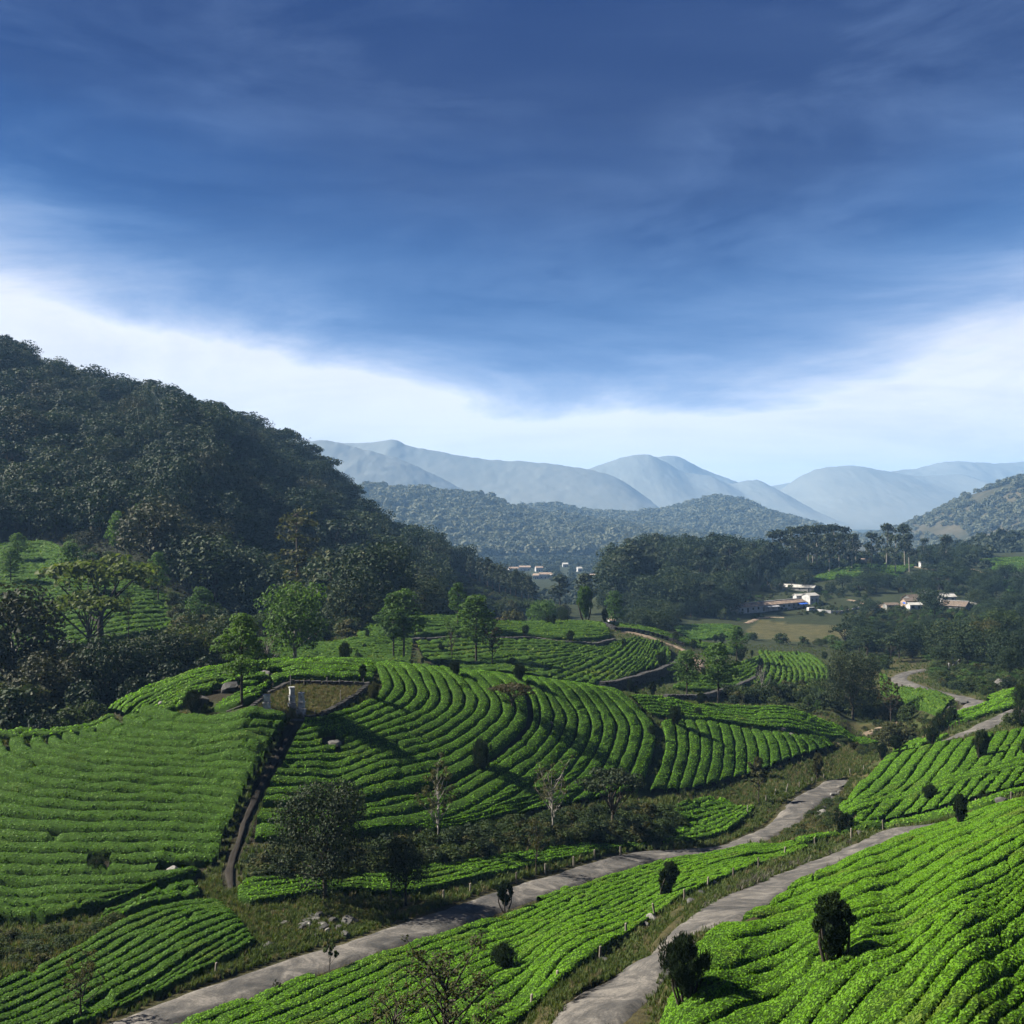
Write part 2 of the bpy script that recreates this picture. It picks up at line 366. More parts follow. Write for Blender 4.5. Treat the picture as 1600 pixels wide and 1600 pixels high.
c = ramp(n, noise(n, pos, 2.5, 6, 0.7), [(0.3, (0.012, 0.026, 0.005)), (0.55, (0.026, 0.058, 0.007)), (0.8, (0.055, 0.100, 0.010))])
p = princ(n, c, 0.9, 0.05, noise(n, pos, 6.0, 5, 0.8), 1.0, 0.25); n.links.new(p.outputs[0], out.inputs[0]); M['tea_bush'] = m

# land: colour of the soil or turf is stored per point, broken up by two scales of patchiness
m, n, out = newmat('land')
a = nd(n, 'ShaderNodeVertexColor'); a.layer_name = 'zone'
pos = geo_pos(n)
f1 = noise(n, pos, 0.35, 6, 0.65); f2 = noise(n, pos, 4.0, 6, 0.7)
c = mixc(n, 1.0, a.outputs[0], ramp(n, f1, [(0.3, (0.55, 0.60, 0.5)), (0.7, (1.45, 1.35, 1.2))]), 'MULTIPLY')
c = mixc(n, 1.0, c, ramp(n, f2, [(0.3, (0.5, 0.5, 0.5)), (0.7, (1.5, 1.5, 1.45))]), 'MULTIPLY')
p = princ(n, c, 0.95, 0.1, f2, 0.9, 0.18); n.links.new(p.outputs[0], out.inputs[0]); M['land'] = m

def roadmat(name, c0, c1, c2):
    m, n, out = newmat(name); pos = geo_pos(n)
    f1 = noise(n, pos, 0.42, 8, 0.72, 1.2); f2 = noise(n, pos, 7.0, 5, 0.7)
    v = nd(n, 'ShaderNodeTexVoronoi'); v.feature = 'DISTANCE_TO_EDGE'; v.inputs['Scale'].default_value = 0.55
    mp = nd(n, 'ShaderNodeMapping'); n.links.new(pos, mp.inputs[0])
    w = nd(n, 'ShaderNodeTexNoise'); w.inputs['Scale'].default_value = 0.9; w.inputs['Detail'].default_value = 4; n.links.new(pos, w.inputs[0])
    n.links.new(mixc(n, 0.7, pos, w.outputs['Color'], 'ADD'), v.inputs['Vector'])
    crack = mth(n, 'LESS_THAN', v.outputs['Distance'], 0.010)
    crack = mth(n, 'MULTIPLY', crack, mth(n, 'GREATER_THAN', f1, 0.47))
    c = ramp(n, mth(n, 'ADD', mth(n, 'MULTIPLY', f1, 0.75), mth(n, 'MULTIPLY', f2, 0.25)), [(0.38, c0), (0.50, c1), (0.64, c2)])
    c = mixc(n, mth(n, 'MULTIPLY', crack, 0.35), c, (0.03, 0.028, 0.025))
    p = princ(n, c, 0.9, 0.12, f2, 0.7, 0.05); n.links.new(p.outputs[0], out.inputs[0]); return m
M['road'] = roadmat('worn_tarmac', (0.022, 0.022, 0.022), (0.050, 0.047, 0.044), (0.115, 0.106, 0.095))
M['dirt'] = roadmat('dirt_track', (0.060, 0.046, 0.033), (0.12, 0.092, 0.066), (0.20, 0.16, 0.12))
M['footpath'] = roadmat('foot_track', (0.006, 0.005, 0.004), (0.011, 0.009, 0.007), (0.020, 0.017, 0.014))
M['rock'] = simplemat('rock', (0.012, 0.012, 0.012), (0.060, 0.058, 0.054), 2.2, 0.85, 0.3, 0.7, 0.12, objvar=True)
M['rock_pale'] = simplemat('pale_rock', (0.04, 0.038, 0.035), (0.14, 0.135, 0.125), 2.5, 0.85, 0.3, 0.6, 0.1)
M['wall_stone'] = simplemat('dark_wall_stone', (0.009, 0.009, 0.009), (0.040, 0.038, 0.035), 2.6, 0.9, 0.2, 0.8, 0.1, objvar=True)
M['pillar'] = simplemat('weathered_plaster', (0.06, 0.063, 0.066), (0.34, 0.345, 0.35), 2.6, 0.8, 0.25, 0.3, 0.03)
M['post'] = simplemat('weathered_wood', (0.06, 0.052, 0.042), (0.17, 0.152, 0.125), 5.0, 0.85, 0.2, 0.5, 0.02, objvar=True)
M['bark'] = simplemat('bark', (0.010, 0.008, 0.006), (0.040, 0.033, 0.026), 4.0, 0.9, 0.15, 0.8, 0.06, objvar=True)
M['bark_pale'] = simplemat('pale_bark', (0.06, 0.056, 0.05), (0.19, 0.175, 0.155), 3.0, 0.85, 0.2, 0.5, 0.05)
M['white_paint'] = simplemat('white_wash', (0.16, 0.16, 0.165), (0.31, 0.31, 0.315), 0.9, 0.7, 0.3, 0.1, 0.01)
M['grey_wall'] = simplemat('grey_wall', (0.06, 0.06, 0.06), (0.14, 0.14, 0.135), 0.8, 0.8, 0.2, 0.1, 0.01)
M['roof_brown'] = simplemat('weathered_roof', (0.07, 0.055, 0.042), (0.26, 0.19, 0.14), 0.9, 0.85, 0.2, 0.3, 0.03)
M['roof_grey'] = simplemat('grey_roof', (0.16, 0.155, 0.145), (0.32, 0.31, 0.29), 0.6, 0.7, 0.3, 0.2, 0.02)
M['roof_tile'] = simplemat('clay_tile', (0.045, 0.036, 0.029), (0.12, 0.092, 0.074), 1.5, 0.85, 0.2, 0.3, 0.03)
M['blue'] = simplemat('blue_sheet', (0.01, 0.05, 0.30), (0.03, 0.11, 0.45), 0.8, 0.5, 0.4, 0.1, 0.01)
M['glass'] = simplemat('dark_glass', (0.015, 0.018, 0.022), (0.03, 0.035, 0.04), 0.5, 0.15, 0.6, 0.0, 0.01)
M['tyre'] = simplemat('tyre_rubber', (0.012, 0.012, 0.012), (0.02, 0.02, 0.02), 3, 0.8, 0.2, 0, 0.01)
G = lambda nm, st, tr=0.3, **k: M.__setitem__(nm, leafmat(nm, st, tr, **k))
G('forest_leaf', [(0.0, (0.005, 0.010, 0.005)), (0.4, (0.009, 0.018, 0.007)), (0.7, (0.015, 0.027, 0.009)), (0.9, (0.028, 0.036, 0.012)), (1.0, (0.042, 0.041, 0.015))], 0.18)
G('hazed_leaf', [(0.0, (0.036, 0.043, 0.026)), (0.6, (0.062, 0.069, 0.043)), (1.0, (0.10, 0.10, 0.062))], 0.2)  # distant crowns, colour lightened to paint in extra haze
G('brown_leaf', [(0.0, (0.008, 0.012, 0.005)), (0.6, (0.016, 0.020, 0.008)), (1.0, (0.032, 0.031, 0.013))], 0.2)
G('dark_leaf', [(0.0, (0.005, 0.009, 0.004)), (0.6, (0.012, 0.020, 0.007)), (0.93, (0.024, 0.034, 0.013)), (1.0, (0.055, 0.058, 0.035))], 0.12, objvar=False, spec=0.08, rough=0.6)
G('oak_leaf', [(0.0, (0.018, 0.038, 0.010)), (0.5, (0.034, 0.068, 0.015)), (1.0, (0.066, 0.112, 0.026))], 0.38)
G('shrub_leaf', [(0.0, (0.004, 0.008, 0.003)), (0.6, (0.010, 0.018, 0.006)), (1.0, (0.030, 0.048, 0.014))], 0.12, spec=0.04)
G('gum_leaf', [(0.0, (0.009, 0.014, 0.008)), (0.6, (0.018, 0.026, 0.014)), (1.0, (0.034, 0.042, 0.022))], 0.2)
G('olive_leaf', [(0.0, (0.014, 0.018, 0.006)), (0.5, (0.032, 0.036, 0.012)), (1.0, (0.068, 0.062, 0.022))], 0.3)
G('yellow_leaf', [(0.0, (0.026, 0.042, 0.009)), (0.5, (0.055, 0.072, 0.014)), (1.0, (0.105, 0.10, 0.022))], 0.35)
G('russet_leaf', [(0.0, (0.013, 0.013, 0.006)), (0.5, (0.030, 0.026, 0.011)), (1.0, (0.060, 0.044, 0.018))], 0.25)
G('weed_leaf', [(0.0, (0.009, 0.017, 0.005)), (0.5, (0.021, 0.036, 0.009)), (0.85, (0.040, 0.052, 0.015)), (1.0, (0.075, 0.062, 0.03))], 0.3)
G('grass_blade', [(0.0, (0.018, 0.032, 0.008)), (0.5, (0.040, 0.060, 0.014)), (0.85, (0.075, 0.078, 0.028)), (1.0, (0.13, 0.11, 0.052))], 0.3, objvar=False, patch=0.25)
G('dry_grass', [(0.0, (0.045, 0.043, 0.020)), (0.5, (0.088, 0.078, 0.040)), (1.0, (0.16, 0.135, 0.078))], 0.3, objvar=False, patch=0.3)
G('grey_weed', [(0.0, (0.03, 0.028, 0.022)), (0.6, (0.065, 0.06, 0.05)), (1.0, (0.12, 0.11, 0.095))], 0.2, objvar=False)

# ------------------------------------------------------------------ roads and tracks (centre lines read off the land)
def road_line(pts, ymin=12, ymax=1000, ds=1.0): return resample(hits(pts, ymin, ymax), ds=ds, smooth=3)
R1 = road_line([(120,1640),(225,1598),(350,1553),(420,1528),(490,1505),(560,1483),(640,1456),(720,1430),(800,1401),(900,1371),(1000,1339),(1075,1333),(1150,1322),(1200,1302),(1237,1276),(1270,1247),(1300,1229),(1322,1221)], 40, 150)
R2 = road_line([(820,1690),(905,1602),(957,1556),(1030,1498),(1076,1466),(1140,1424),(1184,1396),(1245,1368),(1285,1350),(1335,1330),(1385,1311),(1420,1300),(1490,1284)], 30, 110)
R3 = road_line([(1478,1160),(1510,1147),(1545,1132),(1570,1122),(1590,1112),(1625,1104)], 140, 175)
R4 = road_line([(1455,1046),(1432,1049),(1412,1054),(1402,1061),(1410,1068),(1430,1074),(1455,1080),(1480,1086),(1505,1091),(1525,1098),(1518,1107),(1500,1114)], 165, 330, 1.5)
PATH = road_line([(463,1130),(452,1146),(443,1165),(432,1185),(420,1208),(408,1230),(396,1252),(384,1278),(374,1310),(364,1340),(356,1368),(362,1392)], 60, 118, 0.6)
TRK = road_line([(960,984),(985,988),(1012,994),(1035,1003),(1058,1011),(1080,1022),(1094,1034),(1091,1046)], 170, 300, 1.5)
TRK2 = road_line([(1165,974),(1185,966),(1200,964),(1225,965)], 350, 480, 1.5)
TRK3 = road_line([(1515,889),(1535,895),(1560,900),(1602,905)], 450, 700, 2)
TRK4 = road_line([(1405,882),(1440,888),(1480,893),(1515,889)], 450, 700, 2)
TRK5 = road_line([(1325,937),(1345,940),(1352,944)], 350, 600, 2)
SPUR = road_line([(1310,1166),(1345,1150),(1380,1136),(1402,1128)], 150, 215, 1.2)
CARVE = []
def ribbon(name, P, w, mat, lift=0.05, nw=9, carve=True, jag=0.10):
    P = resample(P, ds=0.5 if len(P) < 400 else 1.0, smooth=0)
    T = np.gradient(P, axis=0); T /= np.linalg.norm(T, axis=1)[:, None]
    N = np.stack([T[:, 1], -T[:, 0]], 1)
    u = np.linspace(-1, 1, nw)
    wl = w / 2 * (1 + jag * (vnoise(np.arange(len(P)) * 0.55, np.zeros(len(P)), 9) - 0.5) * 2); wr = w / 2 * (1 + jag * (vnoise(np.arange(len(P)) * 0.48, np.ones(len(P)) * 7, 4) - 0.5) * 2)
    W = np.where(u[None, :] < 0, wl[:, None], wr[:, None]) * u[None, :]
    XY = P[:, None, :] + N[:, None, :] * W[:, :, None]
    zc = ground(XY[..., 0], XY[..., 1]); ds_ = np.linalg.norm(P[1] - P[0]); kw = max(3, int(5 / ds_) | 1)
    def sm(q): return np.convolve(np.pad(q, kw // 2, mode='edge'), np.ones(kw) / kw, 'valid')
    zl, zm, zr_ = sm(sm(zc[:, 0])), sm(sm(zc[:, nw // 2])), sm(sm(zc[:, -1])); sl = (zr_ - zl) / 2
    Zr = zm[:, None] + sl[:, None] * u[None, :] + lift + 0.04 * (1 - u[None, :] ** 2)
    if carve: CARVE.append((P, w, np.column_stack([zm + lift, sl / (w / 2)]), N))
    Zr[:, 0] -= 0.30; Zr[:, -1] -= 0.30
    V = np.concatenate([XY, Zr[..., None]], 2).reshape(-1, 3)
    i, j = np.meshgrid(np.arange(len(P) - 1), np.arange(nw - 1), indexing='ij'); a = (i * nw + j).ravel()
    o = obj(name, mesh(name, V, [np.stack([a, a + 1, a + nw + 1, a + nw], 1)], [mat], smooth=True))
    return tag(o, kind='structure')
tag(ribbon('road', R1, 3.5, M['road'], 0.10), 'worn grey tarmac road curving below the tea hill')
tag(ribbon('road', R2, 4.2, M['road'], 0.10), 'worn grey tarmac road beside the bright tea slope')
tag(ribbon('road', R3, 4.2, M['road'], 0.12), 'short stretch of pale road on the far right rise')
tag(ribbon('road', R4, 3.6, M['road'], 0.15), 'pale winding road bend below the wooded bank')
tag(ribbon('footpath', PATH, 0.6, M['footpath'], 0.02, 7, jag=0.5), 'dark trodden path running down from the stone enclosure')
for P_, w_, l_ in ((TRK, 2.4, 'brown dirt track across the second tea hill'), (TRK2, 2.5, 'dirt track under the long barracks'), (TRK3, 4.5, 'brown track below the far bright field'), (TRK4, 3.0, 'brown track cutting the far slope'), (TRK5, 3, 'short pale track among far shrubs'), (SPUR, 2.2, 'dirt track by the big round tree')):
    tag(ribbon('dirt_track', P_, w_, M['dirt'], 0.08, 7, jag=0.3), l_)

# ------------------------------------------------------------------ tea fields
FIELDS = []
def field(name, guides, label, dens, leaf, ds=0.5, gap=0.16, H=0.75, ymin=12, ymax=1000, ext=0.0, far=False, skip=(), group=None, kstep=1.0, bumps=1.0):
    """guides: {row number: line of photo pixels along that row's edge}; rows are interpolated between them on the land"""
    ks = sorted(guides); C = []
    for k in ks:
        P = hits(guides[k], ymin, ymax)
        if ext:
            d = P[0] - P[1]; P = np.vstack([P[0] + d / (np.linalg.norm(d) + 1e-6) * ext, P])
        C.append(P)
    n = max(int(max(np.sum(np.linalg.norm(np.diff(P, axis=0), axis=1)) for P in C) / ds), 4)
    C = np.stack([resample(P, n) for P in C])
    FIELDS.append(dict(name=name, ks=np.array(ks, float), C=C, label=label, dens=dens, leaf=leaf, ds=ds, gap=gap, H=H, far=far, skip=skip, group=group or name, kstep=kstep, bumps=bumps))
def curve(f, k):
    ks = f['ks']; i = int(np.clip(np.searchsorted(ks, k) - 1, 0, len(ks) - 2)); w = (k - ks[i]) / (ks[i + 1] - ks[i])
    return f['C'][i] * (1 - w) + f['C'][i + 1] * w

# hill with the enclosure: rows that start on its crest and sweep round to the footpath or the foot of the hill
field('monument hill', {
 0: [(583,1043),(592,1058),(598,1074),(594,1086),(580,1098),(560,1109),(530,1119),(500,1128),(470,1131)],
 2: [(606,1044),(626,1066),(634,1084),(628,1096),(606,1112),(560,1132),(520,1141),(480,1147),(460,1149)],
 4: [(650,1050),(668,1084),(672,1094),(658,1114),(620,1132),(560,1154),(500,1165),(451,1168)],
 6: [(688,1060),(700,1076),(709,1100),(698,1120),(660,1142),(560,1178),(500,1186),(440,1190)],
 9: [(734,1062),(762,1094),(768,1108),(752,1136),(690,1176),(560,1216),(500,1224),(424,1222)],
 10: [(752,1062),(780,1098),(787,1116),(782,1126),(754,1154),(700,1188),(560,1230),(500,1238),(414,1238)],
 12: [(800,1065),(815,1080),(824,1100),(826,1116),(824,1134),(810,1150),(776,1184),(740,1206),(660,1240),(560,1262),(480,1268),(402,1262)],
 14: [(838,1072),(854,1094),(864,1116),(865,1140),(848,1170),(820,1196),(760,1232),(672,1274),(560,1296),(480,1300),(392,1292)],
 15: [(850,1074),(872,1104),(884,1124),(886,1134),(870,1172),(840,1200),(790,1240),(700,1290),(600,1308),(500,1320),(388,1318)],
 17: [(888,1078),(918,1114),(925,1140),(920,1164),(900,1200),(870,1235),(820,1262),(750,1290),(690,1304)],
 19: [(925,1083),(950,1112),(964,1140),(960,1165),(948,1195),(925,1232),(890,1262)],
 21: [(958,1088),(985,1110),(1004,1140),(1002,1168),(990,1200),(975,1230),(956,1248)],
 22: [(976,1090),(1000,1112),(1024,1135),(1026,1165),(1015,1205),(1003,1230),(996,1240)]},
 'clipped tea row sweeping round the enclosure hill', 36, 0.125, 0.45, 0.12, 0.68, 80, 160, bumps=0.8, ext=4.0, skip=(12,), group='tea rows on the enclosure hill, right of the footpath')
field('lower right rows', {
 22.4: [(1032,1134),(1040,1155),(1038,1185),(1028,1212),(1014,1240)],
 23: [(1044,1130),(1050,1150),(1050,1180),(1042,1210),(1032,1240)],
 26: [(1095,1131),(1104,1152),(1106,1188),(1098,1215),(1091,1236)],
 28: [(1132,1137),(1140,1158),(1141,1185),(1138,1215),(1134,1224)],
 31: [(1183,1146),(1192,1165),(1196,1185),(1196,1206)],
 33: [(1215,1151),(1226,1168),(1231,1192)],
 36: [(1255,1156),(1268,1168),(1272,1180)],
 38: [(1290,1159),(1298,1164),(1304,1169)]},
 'short upright tea row on the right shoulder', 32, 0.14, 0.45, 0.09, 0.7, 105, 172, bumps=0.8, group='short tea rows on the right shoulder of the enclosure hill')
field('shoulder top', {
 0: [(985,1090),(1050,1098),(1130,1106),(1230,1112),(1300,1135),(1352,1157)],
 7: [(1015,1118),(1060,1126),(1120,1130),(1190,1142),(1250,1151),(1320,1158),(1372,1166)]},
 'bright tea row topping the right shoulder', 20, 0.18, 0.6, 0.14, 0.75, 125, 180, group='bright tea rows along the top of the right shoulder')
field('left rows', {
 -1: [(235,1112),(262,1118),(310,1126),(370,1122),(430,1120),(452,1126)],
 0: [(213,1122),(230,1130),(270,1138),(320,1141),(380,1138),(446,1135)],
 1: [(188,1132),(196,1140),(240,1149),(320,1156),(380,1152),(437,1149)],
 2: [(142,1149),(152,1154),(184,1162),(250,1167),(320,1168),(426,1166)],
 3: [(120,1156),(122,1160),(130,1164),(200,1174),(320,1178),(419,1178)],
 4: [(93,1159),(95,1166),(120,1176),(200,1186),(320,1189),(410,1194)],
 5: [(72,1163),(72,1172),(100,1185),(170,1195),(320,1199),(400,1207)],
 6: [(42,1164),(44,1176),(80,1195),(200,1208),(320,1209),(394,1221)],
 7: [(10,1165),(14,1180),(22,1188),(60,1203),(130,1218),(320,1222),(384,1234)],
 8: [(-22,1168),(-12,1188),(30,1214),(66,1225),(130,1234),(320,1235),(378,1246)],
 9: [(-52,1172),(-42,1195),(10,1225),(54,1240),(120,1248),(320,1249),(371,1260)],
 11: [(-120,1170),(-85,1236),(0,1266),(80,1277),(200,1278),(320,1279),(363,1286)],
 13: [(-140,1220),(-100,1290),(0,1310),(150,1313),(260,1311),(347,1313)],
 15: [(-150,1270),(-100,1330),(0,1345),(150,1346),(260,1344),(341,1346)],
 18: [(-150,1340),(-100,1388),(0,1398),(150,1398),(240,1392),(304,1378)],
 21: [(-150,1410),(-100,1442),(0,1447),(110,1444),(190,1414),(226,1399)]},
 'left flank tea row ending at the footpath', 40, 0.120, 0.45, 0.27, 0.90, 60, 124, bumps=0.9, group='tea rows on the enclosure hill, left of the footpath')
field('left crest', {
 0: [(-60,1150),(0,1150),(80,1150),(140,1140),(176,1124)],
 2: [(-60,1163),(0,1161),(60,1161),(130,1154),(180,1138)]},
 'tea row along the left skyline of the enclosure hill', 14, 0.20, 0.45, 0.12, 0.8, 60, 124, group='tea rows along the left skyline')
field('back knoll', {
 0: [(168,1118),(190,1100),(240,1072),(330,1052),(400,1040)],
 4: [(196,1125),(215,1108),(260,1085),(335,1062),(410,1050)],
 8: [(224,1120),(245,1108),(285,1092),(340,1078),(420,1062)],
 11: [(240,1124),(262,1116),(300,1106),(345,1092),(398,1078)]},
 'slanting tea row on the knoll left of the enclosure', 24, 0.17, 0.5, 0.16, 0.8, 92, 128, group='slanting tea rows on the knoll left of the enclosure')
field('crest rows', {
 0: [(398,1040),(450,1035),(520,1035),(590,1041)],
 5: [(428,1074),(470,1064),(520,1066),(582,1068)]},
 'tea row behind the stone enclosure along the hill crest', 22, 0.17, 0.5, 0.14, 0.75, 100, 130, group='tea rows along the crest behind the enclosure')
field('tea patch by oak', {
 0: [(345,1100),(372,1092),(400,1080),(425,1070)],
 3: [(330,1113),(362,1113),(385,1104),(402,1096)]},
 'short tea row at the foot of the silver oak', 12, 0.22, 0.5, 0.12, 0.7, 95, 125, group='short tea rows at the foot of the silver oak')
field('low double rows', {
 0: [(165,1434),(210,1420),(250,1402),(300,1386)],
 2: [(152,1450),(200,1438),(250,1424),(312,1407)]},
 'separate tea row slanting below the left hill rows', 30, 0.17, 0.4, 0.10, 0.85, 55, 90, group='two tea rows slanting below the left hill')
field('bottom left field', {
 0: [(-140,1590),(0,1546),(90,1510),(150,1473),(200,1445),(285,1417),(338,1412)],
 4: [(-140,1650),(0,1600),(120,1545),(230,1485),(320,1440),(362,1432)],
 8: [(-140,1705),(0,1660),(120,1605),(230,1550),(330,1490),(384,1458)],
 11: [(-140,1735),(60,1670),(160,1600),(262,1552),(340,1514),(400,1480)]},
 'tea row in the fan-shaped bottom left field', 90, 0.100, 0.4, 0.15, 0.7, 40, 80, group='tea rows in the fan-shaped field at bottom left')
field('verge strip', {
 0: [(371,1386),(430,1378),(506,1371),(600,1369),(690,1360),(770,1346),(870,1328),(960,1320),(1055,1320)],
 5: [(371,1412),(405,1420),(506,1400),(560,1396),(640,1405),(690,1394),(770,1376),(850,1352),(960,1330),(1060,1324)]},
 'tea row in the narrow strip above the lower road', 55, 0.12, 0.4, 0.12, 0.75, 60, 112, group='tea rows in the strip above the lower road')
field('mound', {
 0: [(1054,1266),(1090,1252),(1130,1253),(1158,1263)],
 4: [(1046,1284),(1070,1290),(1112,1283),(1160,1266)]},
 'rounded tea row on the road bend mound', 22, 0.19, 0.4, 0.04, 0.7, 95, 140, group='tea rows on the small mound by the road bend')
field('mound foot', {
 0: [(1026,1310),(1080,1294),(1130,1276),(1176,1258)],
 4: [(1036,1318),(1098,1318),(1142,1305),(1180,1264)]},
 'tea row at the foot of the road bend mound', 22, 0.19, 0.4, 0.06, 0.75, 95, 135, group='tea rows at the foot of the mound by the road bend')
field('middle strip', {
 0: [(180,1650),(290,1600),(430,1552),(520,1515),(640,1472),(720,1447),(800,1424),(880,1396),(960,1364),(1050,1341),(1150,1327),(1252,1314)],
 7: [(360,1740),(520,1640),(640,1570),(760,1508),(860,1464),(940,1424),(1020,1390),(1090,1362),(1170,1342),(1255,1320)],
 13: [(640,1740),(760,1640),(830,1582),(880,1543),(930,1504),(985,1462),(1040,1422),(1100,1392),(1160,1366),(1200,1348),(1262,1326)]},
 'tea row in the strip between the two roads', 140, 0.094, 0.4, 0.06, 0.5, 30, 108, group='tea rows between the two roads', bumps=0.8)
field('fence hedge', {
 0: [(1240,1320),(1280,1312),(1330,1300),(1352,1296),(1420,1286),(1490,1270),(1550,1253),(1640,1230)],
 1: [(1245,1326),(1285,1317),(1335,1304),(1360,1301),(1420,1292),(1490,1277),(1550,1260),(1640,1238)]},
 'single low tea row running along the fence posts', 30, 0.17, 0.4, 0.06, 0.7, 60, 118, group=None)
field('right field upper', {
 1: [(1316,1262),(1345,1228),(1371,1202),(1382,1188)],
 3: [(1336,1270),(1362,1252),(1401,1217),(1424,1187),(1434,1176)],
 5: [(1392,1256),(1420,1238),(1446,1219),(1469,1181),(1486,1165)],
 7: [(1462,1236),(1488,1219),(1505,1198),(1518,1174),(1530,1157)],
 9: [(1524,1216),(1544,1205),(1563,1175),(1578,1149)],
 11: [(1580,1203),(1592,1180),(1615,1143)],
 13: [(1624,1195),(1650,1140)]},
 'slanting tea row on the upper right field', 48, 0.125, 0.4, 0.10, 0.7, 88, 142, bumps=0.7, ext=2.5, group='slanting tea rows on the upper half of the right field')
field('right field ridge', {
 0: [(1312,1272),(1360,1258),(1412,1246),(1470,1229),(1525,1212),(1600,1194),(1660,1182)],
 2: [(1318,1288),(1365,1270),(1414,1258),(1472,1240),(1527,1223),(1600,1205),(1660,1192)]},
 'long tea row crossing the middle of the right field', 42, 0.13, 0.4, 0.10, 0.85, 85, 130, group='long tea rows crossing the right field')
field('right field lower', {
 0: [(1324,1298),(1345,1280),(1364,1272)],
 1: [(1350,1295),(1372,1268),(1384,1262)],
 3: [(1410,1284),(1434,1256),(1444,1247)],
 5: [(1464,1272),(1488,1243),(1497,1235)],
 7: [(1510,1260),(1530,1236),(1540,1223)],
 9: [(1560,1246),(1580,1222),(1588,1211)],
 12: [(1626,1230),(1640,1212),(1650,1198)]},
 'short slanting tea row on the lower right field', 42, 0.13, 0.4, 0.16, 0.85, 78, 128, group='short slanting tea rows on the lower half of the right field')
field('small top field', {
 0: [(1395,1180),(1408,1168),(1432,1158)],
 4: [(1440,1174),(1470,1160),(1484,1152)]},
 'tea row beside dark shrubs under the upper road', 16, 0.22, 0.5, 0.10, 0.7, 130, 165, group='tea rows beside the dark shrubs under the upper road')
field('upper bright field', {
 0: [(1488,1112),(1510,1104),(1545,1090),(1585,1078),(1650,1066)],
 5: [(1470,1146),(1492,1135),(1530,1124),(1580,1110),(1650,1098)]},
 'bright tea row between the two far bends of road', 14, 0.24, 0.5, 0.10, 0.75, 140, 185, group='bright tea rows between the far road bends')
field('foreground slope', {
 0: [(1218,1398),(1285,1367),(1390,1315),(1450,1296),(1520,1277),(1600,1257),(1690,1236)],
 5: [(1050,1566),(1110,1545),(1200,1508),(1290,1468),(1365,1434),(1465,1376),(1520,1342),(1600,1298),(1690,1250)],
 8: [(985,1690),(1100,1628),(1200,1572),(1320,1509),(1380,1480),(1450,1446),(1510,1412),(1600,1356),(1690,1302)],
 12: [(1200,1760),(1290,1690),(1390,1596),(1450,1534),(1525,1468),(1600,1393),(1690,1318)],
 15: [(1330,1780),(1440,1680),(1527,1590),(1600,1524),(1690,1446)],
 18: [(1450,1780),(1530,1690),(1600,1622),(1690,1540)]},
 'leafy tea row on the sunlit lower right slope', 220, 0.082, 0.3, 0.10, 0.55, 20, 96, group='tea rows on the sunlit slope at lower right', skip=(), bumps=0.8)
# second hill
field('far left terrace', {
 0: [(398,1003),(470,1006),(550,1004),(645,1002)],
 9: [(410,1036),(500,1034),(560,1035),(640,1042)]},
 'level tea row behind the enclosure hill', 4, 0.38, 1.2, 0.26, 0.95, 165, 262, far=True, group='level tea rows behind the enclosure hill')
field('far shaded slope', {
 0: [(540,988),(575,970),(612,961),(645,961)],
 6: [(560,1000),(590,1000),(620,1000),(648,1000)]},
 'tea row on the shaded far slope', 4, 0.38, 1.2, 0.26, 0.95, 190, 262, far=True, group='tea rows on the shaded slope above the far terrace')
field('far hill top', {
 0: [(646,961),(720,967),(790,974),(870,974),(925,971),(945,980)],
 9: [(650,998),(725,994),(819,994),(875,1001),(931,1004),(956,998)]},
 'tea row on top of the second hill', 4, 0.38, 1.2, 0.24, 0.95, 195, 282, far=True, group='tea rows on top of the second hill')
field('far curved field', {
 0: [(650,1005),(740,1002),(830,1003),(890,1010),(940,1012),(966,1003)],
 4: [(662,1032),(740,1026),(820,1022),(890,1018),(940,1014),(974,1002)],
 8: [(720,1050),(800,1050),(865,1043),(920,1030),(965,1012),(982,1000)],
 11: [(858,1064),(905,1046),(940,1030),(964,1016),(990,999)],
 13: [(894,1070),(930,1054),(952,1046),(980,1022),(1002,1000)],
 15: [(934,1074),(962,1054),(984,1038),(1000,1020),(1010,1001)],
 17: [(964,1070),(985,1050),(1006,1034),(1012,1016),(1018,1004)],
 19: [(990,1058),(1008,1042),(1016,1030),(1022,1014),(1030,1006)],
 21: [(1020,1048),(1026,1036),(1028,1024),(1036,1012)],
 23: [(1044,1042),(1050,1032),(1048,1020),(1044,1014)]},
 'curving tea row on the second hill', 4, 0.38, 1.0, 0.26, 0.95, 165, 268, far=True, group='curving tea rows on the near face of the second hill')
field('far bright strip', {
 0: [(918,966),(985,978),(1050,995),(1110,1008),(1150,1016)],
 4: [(942,974),(1000,987),(1062,1006),(1120,1020),(1160,1026)]},
 'bright tea row along the second skyline', 4, 0.42, 1.2, 0.10, 0.8, 235, 300, far=True, group='bright tea rows along the skyline of the second hill')
field('far right field', {
 0: [(1172,1072),(1186,1058),(1196,1040),(1184,1020)],
 2: [(1196,1078),(1210,1064),(1214,1045),(1200,1022)],
 6: [(1235,1086),(1250,1068),(1244,1046),(1222,1022)],
 12: [(1290,1078),(1300,1060),(1290,1040),(1262,1023)]},
 'upright tea row left of the big round tree', 4, 0.40, 1.0, 0.26, 0.95, 205, 300, far=True, group='upright tea rows left of the big round tree')
field('far low terraces', {
 0: [(1098,1056),(1130,1046),(1165,1036),(1188,1028)],
 7: [(1050,1098),(1090,1096),(1140,1086),(1178,1074)]},
 'slanting tea row on the low terraces', 4, 0.40, 1.0, 0.20, 0.85, 185, 290, far=True, group='slanting tea rows on the low terraces')
